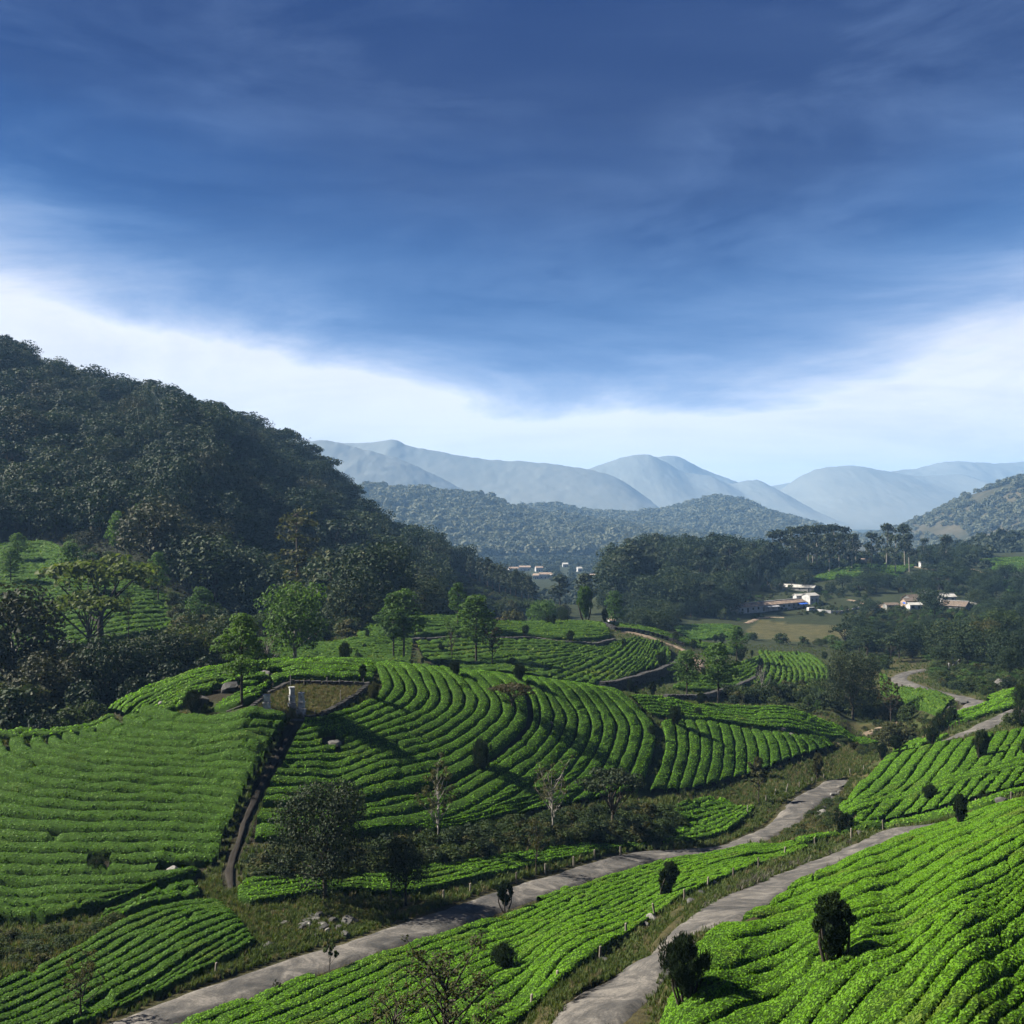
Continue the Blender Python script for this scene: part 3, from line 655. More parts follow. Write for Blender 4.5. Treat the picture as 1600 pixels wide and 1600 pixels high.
field('far small plot', {
 0: [(1050,981),(1085,977),(1118,975),(1146,974)],
 6: [(1078,999),(1105,1001),(1130,999),(1150,993)]},
 'tea row in the small plot near the barracks', 2.2, 0.55, 1.5, 0.14, 0.9, 285, 400, far=True, group='tea rows in the small plot near the barracks')
field('bend field', {
 0: [(1374,1055),(1394,1064),(1430,1077),(1470,1088),(1492,1096)],
 8: [(1376,1085),(1400,1098),(1425,1106),(1450,1114),(1470,1122)]},
 'tea row below the far road bend', 5, 0.40, 1.0, 0.12, 0.85, 165, 250, far=True, group='tea rows below the far road bend')
field('hill foot terraces', {
 0: [(-60,850),(30,850),(80,846),(112,868),(140,900)],
 10: [(-60,905),(0,908),(60,905),(130,910),(215,915)],
 18: [(-60,955),(0,955),(80,948),(170,935),(262,935)],
 27: [(-60,1030),(40,1028),(110,1018),(200,1000),(290,985)]},
 'shaded tea row on the wooded hill terraces', 2.2, 0.55, 1.6, 0.22, 1.1, 170, 330, far=True, group='shaded tea rows at the foot of the wooded hill')
field('distant bright field', {
 0: [(1528,876),(1562,872),(1602,871),(1650,870)],
 6: [(1545,890),(1570,893),(1602,895),(1650,896)]},
 'distant bright tea row on the far right', 1.2, 0.8, 2.5, 0.10, 0.9, 450, 720, far=True, group='distant bright tea rows on the far right slope')
field('distant mid field', {
 0: [(1290,894),(1330,884),(1380,882),(1430,884)],
 8: [(1262,908),(1320,905),(1370,903),(1400,902)]},
 'distant tea row under the tall gum trees', 1.0, 0.8, 2.5, 0.16, 0.9, 450, 700, far=True, group='distant tea rows under the tall gum trees')

ENC = hits([(392,1110),(418,1086),(452,1069),(515,1071),(577,1074),(556,1093),(500,1125),(478,1129),(452,1127)], 90, 126)   # stone enclosure
HOLES = [(hit(150, 1360, 60, 110), 0.9), (hit(316, 1098, 80, 125), 1.7), (hit(360, 1078, 80, 125), 1.6), (hit(416, 1056, 80, 128), 1.3), (hit(519, 1165, 80, 125), 1.2), (hit(268, 1366, 60, 100), 1.0)]
ROADS = [(R1, 2.6), (R2, 1.9), (R3, 2.6), (R4, 2.3), (PATH, 0.75), (TRK, 1.9)]
def build_field(f):
    ks = f['ks']; k0, k1 = ks[0], ks[-1]; rows = np.arange(k0, k1 - 1e-6, 1.0)
    FR = np.array([0.0, 0.025, 0.11, 0.28, 0.5, 0.72, 0.89, 0.975, 1.0]); HP = np.array([-0.25, 0.42, 0.80, 0.97, 1.0, 0.97, 0.80, 0.42, -0.25]) if f['far'] else np.array([-0.25, 0.60, 0.92, 0.99, 1.0, 0.99, 0.92, 0.60, -0.25])
    made = []
    for ri, k in enumerate(rows):
        if any(abs(k - s_) < 0.5 for s_ in f['skip']): g0, g1 = 0.42, 0.12
        else: g0 = g1 = f['gap'] / 2
        A = curve(f, k); B = curve(f, min(k + 1, k1)); n = len(A)
        s_ = np.arange(n)
        seed = int(k * 7 + len(FIELDS) * 3 + ri)
        wob = 0.09 * (vnoise(A[:, 0] * 0.6, A[:, 1] * 0.6, 5) - 0.5); wob2 = 0.09 * (vnoise(B[:, 0] * 0.6, B[:, 1] * 0.6, 5) - 0.5)
        a0 = np.clip(g0 + wob + 0.04 * (vnoise(s_ * 0.9, s_ * 0 + k, 3) - 0.5), 0.02, 0.6); a1 = np.clip(1 - g1 + wob2 + 0.04 * (vnoise(s_ * 0.9, s_ * 0 + k, 8) - 0.5), 0.4, 0.98)
        fr = a0[:, None] + (a1 - a0)[:, None] * FR[None, :]
        P = A[:, None, :] * (1 - fr[..., None]) + B[:, None, :] * fr[..., None]
        w = np.linalg.norm(B - A, axis=1) * (a1 - a0)
        # keep clear of roads, the enclosure, boulders; thin out where rows pinch together
        cx, cy = P[:, 4, 0], P[:, 4, 1]
        keep = w > 0.22
        for line, rad in ROADS: keep &= polydist(line[::3], cx, cy) > rad
        keep &= ~inside(ENC, cx, cy)
        for c_, r_ in HOLES: keep &= np.hypot(cx - c_[0], cy - c_[1]) > r_
        kk = np.nonzero(np.diff(np.concatenate([[0], keep.astype(int), [0]])))[0].reshape(-1, 2)
        for a_, b_ in kk:
            if b_ - a_ < 6: keep[a_:b_] = False
        # small gaps between neighbouring bushes
        e = np.convolve(keep.astype(float), [0.25, 0.5, 0.25], 'same'); e[0] = min(e[0], 0.5); e[-1] = min(e[-1], 0.5)
        hh = f['H'] * np.clip(w / 0.9, 0.35, 1.0) * (0.82 + 0.32 * vnoise(cx * 0.7, cy * 0.7, 21)) * np.clip(e * 1.3, 0, 1) ** 0.6
        miss = vnoise(s_ * f['ds'] * 0.75, s_ * 0 + k * 3.3, 31) > 0.93
        hh = np.where(miss, hh * 0.55, hh)
        Zg = ground(P[..., 0], P[..., 1])
        bz = f['bumps'] * (0.13 * (vnoise(P[..., 0] * 1.1, P[..., 1] * 1.1, 41) - 0.5) + 0.09 * (vnoise(P[..., 0] * 2.7, P[..., 1] * 2.7, 43) - 0.5))
        Zt = Zg + hh[:, None] * HP[None, :] + bz * (HP[None, :] > 0.5)
        V = np.concatenate([P, Zt[..., None]], 2)
        lat = 0.05 * (vnoise(P[..., 0] * 3.1, P[..., 1] * 3.1, 51) - 0.5); V[..., 0] += lat; V[..., 1] += lat
        m_ = len(FR)
        runs = np.nonzero(np.diff(np.concatenate([[0], keep.astype(int), [0]])))[0].reshape(-1, 2)
        for ru, (s0, s1) in enumerate(runs):
            Vr = V[s0:s1]
            i, j = np.meshgrid(np.arange(s1 - s0 - 1), np.arange(m_ - 1), indexing='ij')
            a = (i * m_ + j).ravel(); VB = Vr.reshape(-1, 3)
            Q = np.stack([a, a + 1, a + m_ + 1, a + m_], 1)
            # leaves: area-weighted on the body
            pa, pb, pc, pd = (VB[Q[:, x]] for x in range(4))
            ar = np.linalg.norm(np.cross(pb - pa, pd - pa), axis=1)
            side = np.isin(j.ravel(), (0, m_ - 2)); ar = ar * np.where(side, 0.15, 1.0)
            r_ = np.random.default_rng(seed + 1000 * len(f['label']) + ru * 77)
            nl = max(1, int(ar.sum() * f['dens'] * 0.70))
            q = r_.choice(len(Q), nl, p=ar / ar.sum()); u = r_.random((nl, 1)); v = r_.random((nl, 1))
            c0 = pa[q] * (1 - u) * (1 - v) + pb[q] * u * (1 - v) + pc[q] * u * v + pd[q] * (1 - u) * v
            N = np.cross(pb[q] - pa[q], pd[q] - pa[q]); N /= np.linalg.norm(N, axis=1)[:, None] + 1e-9
            N *= np.sign(N[:, 2:3] + 1e-6)
            q_ = N + r_.normal(0, 0.40, (nl, 3)); q_ /= np.linalg.norm(q_, axis=1)[:, None]
            d = np.cross(q_, r_.normal(0, 1, (nl, 3))); d /= np.linalg.norm(d, axis=1)[:, None] + 1e-9; d += np.array([0, 0, 0.18])
            sz = f['leaf'] * 1.12 * r_.uniform(0.6, 1.35, (nl, 1))
            t1 = np.cross(d, q_); t1 /= np.linalg.norm(t1, axis=1)[:, None] + 1e-9
            b0 = c0 - d * sz * 0.4 + N * sz * 0.10
            L = np.stack([b0, b0 + d * sz * 0.55 + t1 * sz * 0.42, b0 + d * sz * 1.1 + t1 * sz * r_.uniform(-.3, .3, (nl, 1)), b0 + d * sz * 0.5 - t1 * sz * 0.42], 1).reshape(-1, 3)
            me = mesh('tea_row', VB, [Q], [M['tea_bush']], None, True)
            ml = mesh('leaves', L, [np.arange(nl * 4).reshape(-1, 4)], [M['tea_leaf_far' if f['far'] else 'tea_leaf_dark' if f['name'] in ('left rows', 'low double rows', 'bottom left field') else 'tea_leaf']])
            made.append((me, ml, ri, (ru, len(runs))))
    return made
ORD = ['first', 'second', 'third', 'fourth', 'fifth', 'sixth', 'seventh', 'eighth', 'ninth', 'tenth', 'eleventh', 'twelfth', 'thirteenth', 'fourteenth', 'fifteenth', 'sixteenth', 'seventeenth', 'eighteenth', 'nineteenth', 'twentieth']
def ordinal(i):
    if i < 20: return ORD[i]
    s_ = str(i + 1); return s_ + {'1': 'st', '2': 'nd', '3': 'rd'}.get(s_[-1], 'th')
FROM = {'monument hill': 'out from the enclosure wall', 'lower right rows': 'from the wide dark gap', 'shoulder top': 'from the skyline', 'left rows': 'down from the enclosure', 'left crest': 'from the skyline', 'back knoll': 'from the woods',
        'crest rows': 'from the skyline', 'tea patch by oak': 'from the far side', 'low double rows': 'from the top', 'bottom left field': 'from the top edge', 'verge strip': 'up from its far edge', 'mound': 'from its top', 'mound foot': 'from its top',
        'middle strip': 'from the lower road', 'right field upper': 'from its left corner', 'right field ridge': 'from the upper side', 'right field lower': 'from its left corner', 'small top field': 'from its left', 'upper bright field': 'from its top',
        'foreground slope': 'from its top edge'}
for f in FIELDS:
    made = build_field(f)
    for me, ml, ri, (ru, nr) in made:
        o = obj('tea_row', me)
        if ml: obj('leaves', ml, o)
        lab = f['label']
        if len(made) > 1: lab = lab + ', ' + ordinal(ri) + ' ' + FROM.get(f['name'], 'from its far edge')
        if nr > 1: lab += ', ' + ORD[ru] + ' stretch'
        tag(o, lab, 'tea row', f['group'] if len(made) > 1 else None)

# ------------------------------------------------------------------ land mesh with its soil zones
gx, gl = np.meshgrid(GX, GL, indexing='ij')
YY = np.exp(gl); XX = (gx - 800) / F * YY; ZZ = TG * YY
zc = np.zeros(XX.shape + (4,)); zc[..., 3] = 1
def setz(mask, c, w=1.0): zc[mask, :3] = zc[mask, :3] * (1 - w) + np.array(c) * w
zc[..., :3] = (0.022, 0.029, 0.010)
nz = fbm(XX / 14, YY / 14, 77, 4)
setz(nz > 0.52, (0.036, 0.033, 0.015), 0.8)
setz(YY > 300, (0.014, 0.019, 0.008))
INF = np.zeros(XX.shape, bool)
FOOT = ([-900, 0, 60, 150, 250, 320, 420, 540, 650, 720, 860, 900], [850, 850, 835, 880, 905, 960, 995, 1000, 958, 950, 945, 900])   # where the woods meet the fields, left
def is_wood(px, py, y): return (px < 860) & (y > 200) & (y < 640) & (py < np.interp(px, *FOOT))
pyy = 800 - F * TG
setz(is_wood(gx, pyy, YY), (0.009, 0.012, 0.006))
for f in FIELDS:
    poly = np.vstack([f['C'][0][::3], *[c[-1:] for c in f['C'][1:-1]], f['C'][-1][::-1][::3], *[c[:1] for c in f['C'][1:-1][::-1]]])
    lo = poly.min(0) - 1; hi = poly.max(0) + 1
    m_ = (XX > lo[0]) & (XX < hi[0]) & (YY > lo[1]) & (YY < hi[1])
    s2 = np.zeros(XX.shape, bool); s2[m_] = inside(poly, XX[m_], YY[m_]); setz(s2, (0.013, 0.011, 0.007)); INF = INF | s2
setz(inside(ENC, XX, YY), (0.050, 0.044, 0.022))
BROWN = hits([(1165,985),(1190,968),(1240,975),(1330,975),(1335,985),(1300,1003),(1240,1003),(1190,998)], 280, 470)
setz(inside(BROWN, XX, YY), (0.040, 0.039, 0.018))
for line, rad, c in ((R1, 3.3, (0.032, 0.029, 0.015)), (R2, 2.8, (0.034, 0.030, 0.016)), (PATH, 0.9, (0.016, 0.014, 0.010)), (R4, 4, (0.04, 0.038, 0.018)), (TRK, 2.2, (0.055, 0.042, 0.027))):
    setz((polydist(line[::3], XX, YY) < rad) & (YY < 400), c, 0.8)
for P_, w_, zs_, N_ in CARVE:      # bed the roads into the land
    lo, hi = P_.min(0) - w_, P_.max(0) + w_; m_ = np.nonzero((XX > lo[0]) & (XX < hi[0]) & (YY > lo[1]) & (YY < hi[1])); x_, y_ = XX[m_], YY[m_]
    bd = np.full(x_.shape, 1e9); bi = np.zeros(x_.shape, int)
    for q_ in range(len(P_)):
        d_ = (x_ - P_[q_, 0]) ** 2 + (y_ - P_[q_, 1]) ** 2; k_ = d_ < bd; bd[k_] = d_[k_]; bi[k_] = q_
    bd = np.sqrt(bd); off = (x_ - P_[bi, 0]) * N_[bi, 0] + (y_ - P_[bi, 1]) * N_[bi, 1]
    zt = zs_[bi, 0] + zs_[bi, 1] * np.clip(off, -w_, w_) - 0.16; wt = np.clip((w_ / 2 + 1.3 - bd) / 1.0, 0, 1)
    ZZ[m_] = ZZ[m_] * (1 - wt) + zt * wt
nL, nX = len(GL), len(GX)
i, j = np.meshgrid(np.arange(nX - 1), np.arange(nL - 1), indexing='ij'); a = (i * nL + j).ravel()
land = obj('ground', mesh('ground', np.stack([XX, YY, ZZ], -1).reshape(-1, 3), [np.stack([a, a + nL, a + nL + 1, a + 1], 1)], [M['land']], smooth=True, attr=zc.reshape(-1, 4)))
tag(land, kind='structure')
# the wide valley beyond
V = np.array([(-6100, -140, -70.5), (6100, -140, -70.5), (6100, 8100, -70.5), (-6100, 8100, -70.5)], float)
me = mesh('valley_floor', V, [np.array([[0, 1, 2, 3]])], [M['land']], attr=np.tile((0.016, 0.021, 0.010, 1), (4, 1)))
tag(obj('valley_floor', me), kind='structure')
# ------------------------------------------------------------------ trees and shrubs (unit height, scaled where they stand)
def leaves_in(mb, r, clumps, n_per, size, up=0.25, m=0, shape=0.42, hollow=0.55, droop=0.0, upright=False):
    """small leaf faces through ellipsoidal clumps; clumps: (centre, radii, weight)"""
    C = np.array([c for c, _, _ in clumps]); R = np.array([q for _, q, _ in clumps]); W = np.array([w for _, _, w in clumps], float)
    n = int(n_per * W.sum()); k = r.choice(len(C), n, p=W / W.sum())
    d = r.normal(0, 1, (n, 3)); d /= np.linalg.norm(d, axis=1)[:, None]
    rad = hollow + (1.06 - hollow) * r.random((n, 1)) ** 0.6
    P = C[k] + d * R[k] * rad
    N = d + r.normal(0, 0.42, (n, 3)) + np.array([0, 0, up]); N /= np.linalg.norm(N, axis=1)[:, None]
    A = np.cross(N, r.normal(0, 1, (n, 3))); A /= np.linalg.norm(A, axis=1)[:, None] + 1e-9
    if upright:
        A = np.array([0, 0, 1.0]) + d * np.array([0.45, 0.45, 0.2]) + r.normal(0, 0.28, (n, 3)); A /= np.linalg.norm(A, axis=1)[:, None]; N = np.cross(A, r.normal(0, 1, (n, 3))); N /= np.linalg.norm(N, axis=1)[:, None] + 1e-9
    B = np.cross(N, A)
    A[:, 2] -= droop; s_ = size * r.uniform(0.6, 1.4, (n, 1))
    L = np.stack([P - A * s_ * 0.5, P + B * s_ * shape + N * s_ * 0.12, P + A * s_ * 0.6, P - B * s_ * shape + N * s_ * 0.12], 1).reshape(-1, 3)
    mb.add(L, [np.arange(n * 4).reshape(-1, 4)], m)
def limb(r, a, b, ra, rb, k=4, bend=0.06):
    a = np.array(a, float); b = np.array(b, float); t_ = np.linspace(0, 1, k)[:, None]
    P = a + (b - a) * t_ + np.sin(t_ * np.pi) * r.normal(0, bend, 3) * np.linalg.norm(b - a)
    return P, np.linspace(ra, rb, k)
def tree(kind, seed, n=1.0):
    """returns (trunk MB, crown MB)"""
    r = np.random.default_rng(seed * 97 + hash(kind) % 1 + sum(map(ord, kind))); T = MB(); Cn = MB(); cl = []
    u = r.uniform
    if kind in ('broad', 'dome', 'forest'):
        th = {'broad': 0.26, 'dome': 0.15, 'forest': 0.22}[kind]; wd = {'broad': 0.40, 'dome': 0.52, 'forest': 0.36}[kind]
        T.tube([(0, 0, -0.05), (u(-.01, .01), u(-.01, .01), th * 0.6), (u(-.02, .02), u(-.02, .02), th + 0.15), (u(-.03, .03), 0, 0.62)], [0.03, 0.024, 0.02, 0.008], 7)
        nb = 15 if kind == 'forest' else 42
        for q in range(nb):
            a = q * 2.4 + u(-.4, .4); h = (q + 0.5) / nb
            zc_ = th + 0.10 + (0.98 - th - 0.16) * h ** 0.85
            rr = wd * math.sqrt(max(0.03, 1 - ((zc_ - (th + 0.30)) / (0.78 - th)) ** 2)) * u(0.55, 0.95)
            if q % 5 == 0: rr *= 0.4
            c_ = np.array([math.cos(a) * rr, math.sin(a) * rr, zc_ + u(-.03, .03)]); sz = u(0.085, 0.15) * (1.55 if kind == 'forest' else 1.4 if kind == 'dome' else 1.1)
            cl.append((c_, np.array([sz * 1.15, sz * 1.15, sz * 0.8]), sz * 8))
            if q % 3 == 0: T.tube(*limb(r, (0, 0, th + 0.18 * u(0, 1.2)), c_ * 0.92, 0.012, 0.003), 5)
        leaves_in(Cn, r, cl, (95 if kind != 'forest' else 115) * n, (0.033 if kind != 'forest' else 0.037) / n ** 0.45)
    elif kind == 'silver_oak':
        T.tube([(0, 0, -0.05), (0.004, 0, 0.3), (u(-.01, .01), 0, 0.65), (0, 0, 0.96)], [0.014, 0.012, 0.009, 0.003], 7)
        for q in range(46):
            h = (q + 0.5) / 46; a = q * 2.4 + u(-.5, .5); zc_ = 0.36 + 0.60 * h
            prof = np.interp(h, [0, .12, .35, .7, 1], [0.12, 0.22, 0.25, 0.16, 0.03]); rr = prof * u(0.3, 1.05)
            c_ = np.array([math.cos(a) * rr, math.sin(a) * rr, zc_ + rr * 0.15]); sz = u(0.045, 0.085)
            cl.append((c_, np.array([sz * 1.2, sz * 1.2, sz * 0.62]), sz * 9))
            if q % 2 == 0: T.tube(*limb(r, (0, 0, zc_ - 0.10), c_, 0.006, 0.002), 4)
        leaves_in(Cn, r, cl, 85 * n, 0.034 / n ** 0.45, up=0.4, shape=0.32)
    elif kind == 'gum':       # tall bare trunk, layered umbrella clumps at the top
        lean = u(-.05, .05)
        T.tube([(0, 0, -0.05), (lean * .3, 0, 0.35), (lean * .7, u(-.02, .02), 0.7), (lean, 0, 0.93)], [0.015, 0.012, 0.009, 0.004], 6)
        for q in range(26):
            a = q * 2.4 + u(-.6, .6); h = u(0.0, 1.0) if q > 4 else 0.92; zc_ = 0.38 + 0.56 * h
            rr = np.interp(h, [0, .4, .8, 1], [0.06, 0.15, 0.15, 0.05]) * u(0.3, 1.15)
            c_ = np.array([math.cos(a) * rr + lean * zc_, math.sin(a) * rr, zc_]); sz = u(0.045, 0.085)
            cl.append((c_, np.array([sz * 1.2, sz * 1.2, sz * 0.9]), sz * 9))
            T.tube(*limb(r, (lean * (zc_ - .12), 0, zc_ - 0.12), c_, 0.006, 0.002), 4)
        leaves_in(Cn, r, cl, 75 * n, 0.036 / n ** 0.45, up=0.5)
    elif kind == 'pine':      # slim trunk under an upright oval crown
        T.tube([(0, 0, -0.05), (u(-.02, .02), 0, 0.5), (0, 0, 0.9)], [0.018, 0.013, 0.005], 6)
        for q in range(24):
            h = (q + .5) / 24; a = q * 2.4; zc_ = 0.42 + 0.54 * h; rr = 0.20 * math.sin(math.pi * min(1, h * 0.85 + 0.15)) * u(.3, 1.05)
            c_ = np.array([math.cos(a) * rr, math.sin(a) * rr, zc_]); sz = u(0.05, 0.095)
            cl.append((c_, np.array([sz, sz, sz * 0.75]), sz * 9))
            if q % 3 == 0: T.tube(*limb(r, (0, 0, zc_ - .08), c_, 0.006, 0.002), 4)
        leaves_in(Cn, r, cl, 50 * n, 0.045 / n ** 0.45, up=0.3)
    elif kind == 'tiered':
        T.tube([(0, 0, -0.05), (0.01, 0, 0.5), (0, 0, 0.97)], [0.014, 0.010, 0.004], 6)
        for zt, rt in ((0.38, .12), (0.50, .18), (0.62, .10), (0.68, .19), (0.80, .11), (0.90, .15), (0.97, .08)):
            for q in range(8):
                a = q * 0.8 + u(-.5, .5); rr = rt * u(.15, 1.1)
                c_ = np.array([math.cos(a) * rr, math.sin(a) * rr, zt - rr * 0.12 + u(-.05, .03)]); sz = u(0.025, 0.055)
                cl.append((c_, np.array([sz * 1.4, sz * 1.4, sz * 0.6]), sz * 12))
                T.tube(*limb(r, (0, 0, zt - .01), c_, 0.004, 0.001), 4)
        leaves_in(Cn, r, cl, 32 * n, 0.026, up=0.1)
    elif kind in ('shrub', 'flame', 'round'):   # stems that fan out from the ground under a tight dark crown
        wd = {'shrub': 0.32, 'flame': 0.19, 'round': 0.42}[kind]; zb = {'shrub': 0.30, 'flame': 0.27, 'round': 0.10}[kind]
        ns = 3 if kind == 'flame' else 5
        for q in range(ns):
            a = q * 6.28 / ns + u(-.4, .4); e = np.array([math.cos(a) * wd * .65, math.sin(a) * wd * .65, 0.78 + u(-.1, .1)])
            T.tube(*limb(r, (math.cos(a) * .012, math.sin(a) * .012, -0.05), e, 0.022, 0.006, 5), 5)
        lop = r.normal(0, 0.03, 2)
        for q in range(80):
            h = (q + .5) / 80; a = q * 2.4 + u(-.3, .3); zc_ = zb + (0.94 - zb) * h
            rr = wd * np.interp(h, [0, .25, .55, .8, 1], [0.22, .62, 1.0, 0.85, 0.28]) * u(.30, 1.0)
            sz = u(.6, 1.2) * wd * 0.23
            cl.append((np.array([math.cos(a) * rr + lop[0] * h, math.sin(a) * rr + lop[1] * h, zc_ + u(-.05, .07)]), np.array([sz * .8, sz * .8, sz * u(1.4, 2.2)]), sz * 9))
        leaves_in(Cn, r, cl, 125 * n / (wd / 0.3) ** .6, 0.066 / max(n, 1) ** .4, up=0.9, shape=0.12, hollow=0.25, upright=True)
    elif kind in ('sparse', 'bare', 'sapling'):
        nl = {'sparse': 15, 'bare': 19, 'sapling': 7}[kind]
        T.tube([(0, 0, -0.05), (u(-.02, .02), u(-.02, .02), 0.25), (u(-.04, .04), u(-.03, .03), 0.52), (u(-.05, .05), 0, 0.86)], [0.018, 0.014, 0.009, 0.003], 6)
        for q in range(nl):
            a = q * 2.4 + u(-.4, .4); h = (q + .5) / nl; z0 = 0.24 + 0.45 * h; rr = (0.34 - 0.16 * h) * u(.5, 1.1)
            e = np.array([math.cos(a) * rr, math.sin(a) * rr, z0 + 0.12 + 0.22 * u(.3, 1.1)])
            P_, R_ = limb(r, (0, 0, z0), e, 0.009, 0.002, 5, 0.12); T.tube(P_, R_, 4)
            for w_ in range(3):
                e2 = P_[2 + w_ % 3] + np.array([u(-.09, .09), u(-.09, .09), u(.02, .12)]); T.tube(*limb(r, P_[2 + w_ % 3], e2, 0.0035, 0.001, 3), 3)
                sz = u(.03, .055); cl.append((e2, np.array([sz, sz, sz * .7]), sz * 10))
            sz = u(.035, .065); cl.append((e, np.array([sz * 1.1, sz * 1.1, sz * .7]), sz * 10))
        leaves_in(Cn, r, cl, {'sparse': 60, 'bare': 30, 'sapling': 45}[kind] * n, {'sparse': .026, 'bare': .019, 'sapling': .06}[kind], up=0.4, hollow=0.1)
    elif kind == 'spread':    # flat spreading crown on forked limbs
        T.tube([(0, 0, -0.05), (0.01, 0, 0.22), (0, 0.01, 0.42)], [0.035, 0.028, 0.018], 7)
        for q in range(30):
            a = q * 2.4; rr = 0.56 * math.sqrt((q + .5) / 30) * u(.8, 1.05); c_ = np.array([math.cos(a) * rr, math.sin(a) * rr, 0.90 - 0.55 * rr ** 2 + u(-.10, .04)]); sz = u(.07, .13)
            cl.append((c_, np.array([sz * 1.3, sz * 1.3, sz * .55]), sz * 8))
            if q % 2 == 0: T.tube(*limb(r, (0, 0, u(.25, .42)), c_, 0.014, 0.003, 5, .1), 5)
        leaves_in(Cn, r, cl, 62 * n, 0.050 / n ** .4, up=0.5)
    elif kind == 'bush':
        for q in range(5): T.tube(*limb(r, (u(-.1, .1), u(-.1, .1), -0.05), (u(-.4, .4), u(-.4, .4), u(.4, .8)), 0.02, 0.006), 4)
        for q in range(26):
            a = q * 2.4; h = u(0, 1); rr = 0.62 * u(.2, 1.0) * math.sqrt(1 - (h * .9) ** 2); sz = u(.12, .22)
            cl.append((np.array([math.cos(a) * rr, math.sin(a) * rr, 0.12 + .72 * h]), np.array([sz * 1.1, sz * 1.1, sz * .8]), sz * 7))
        leaves_in(Cn, r, cl, 52 * n, 0.075 / n ** .4, up=0.4)
    return T, Cn
_cache = {}
def tree_meshes(kind, seed, leaf, bark, n=1.0):
    key = (kind, seed, leaf, bark, n)
    if key not in _cache:
        T, Cn = tree(kind, seed, n * 0.72)
        _cache[key] = (T.mesh('trunk', [M[bark]], True), Cn.mesh('crown', [M[leaf]]))
    return _cache[key]
def plant(name, kind, seed, leaf, bark, loc, h, wide=1.0, rot=None, label=None, cat='tree', group=None, n=1.0, lean=None):
    tm, cm_ = tree_meshes(kind, seed, leaf, bark, n)
    e = bpy.data.objects.new(name, None); COL.objects.link(e); e.empty_display_size = 0.5
    e.location = loc; e.scale = (h * wide, h * wide, h)
    e.rotation_euler = (lean[0] if lean else 0, lean[1] if lean else 0, rot if rot is not None else random.uniform(0, 6.28))
    obj('stem' if kind in ('shrub', 'flame', 'round', 'bush') else 'trunk', tm, e); obj('crown', cm_, e)
    return tag(e, label, cat, group)
def stand(px, py, top, ymin=12, ymax=1000, y=None):
    """foot on the land at a photo pixel (or at distance y along that bearing) and the height that reaches photo row `top`"""
    if y is None:
        p = hit(px, py, ymin, ymax); p = np.array([p[0], p[1], float(ground(p[0], p[1]))])
    else: p = at(px, y)
    ztop = (800 - top) / F * p[1]
    return p, max(ztop - p[2], 0.3)

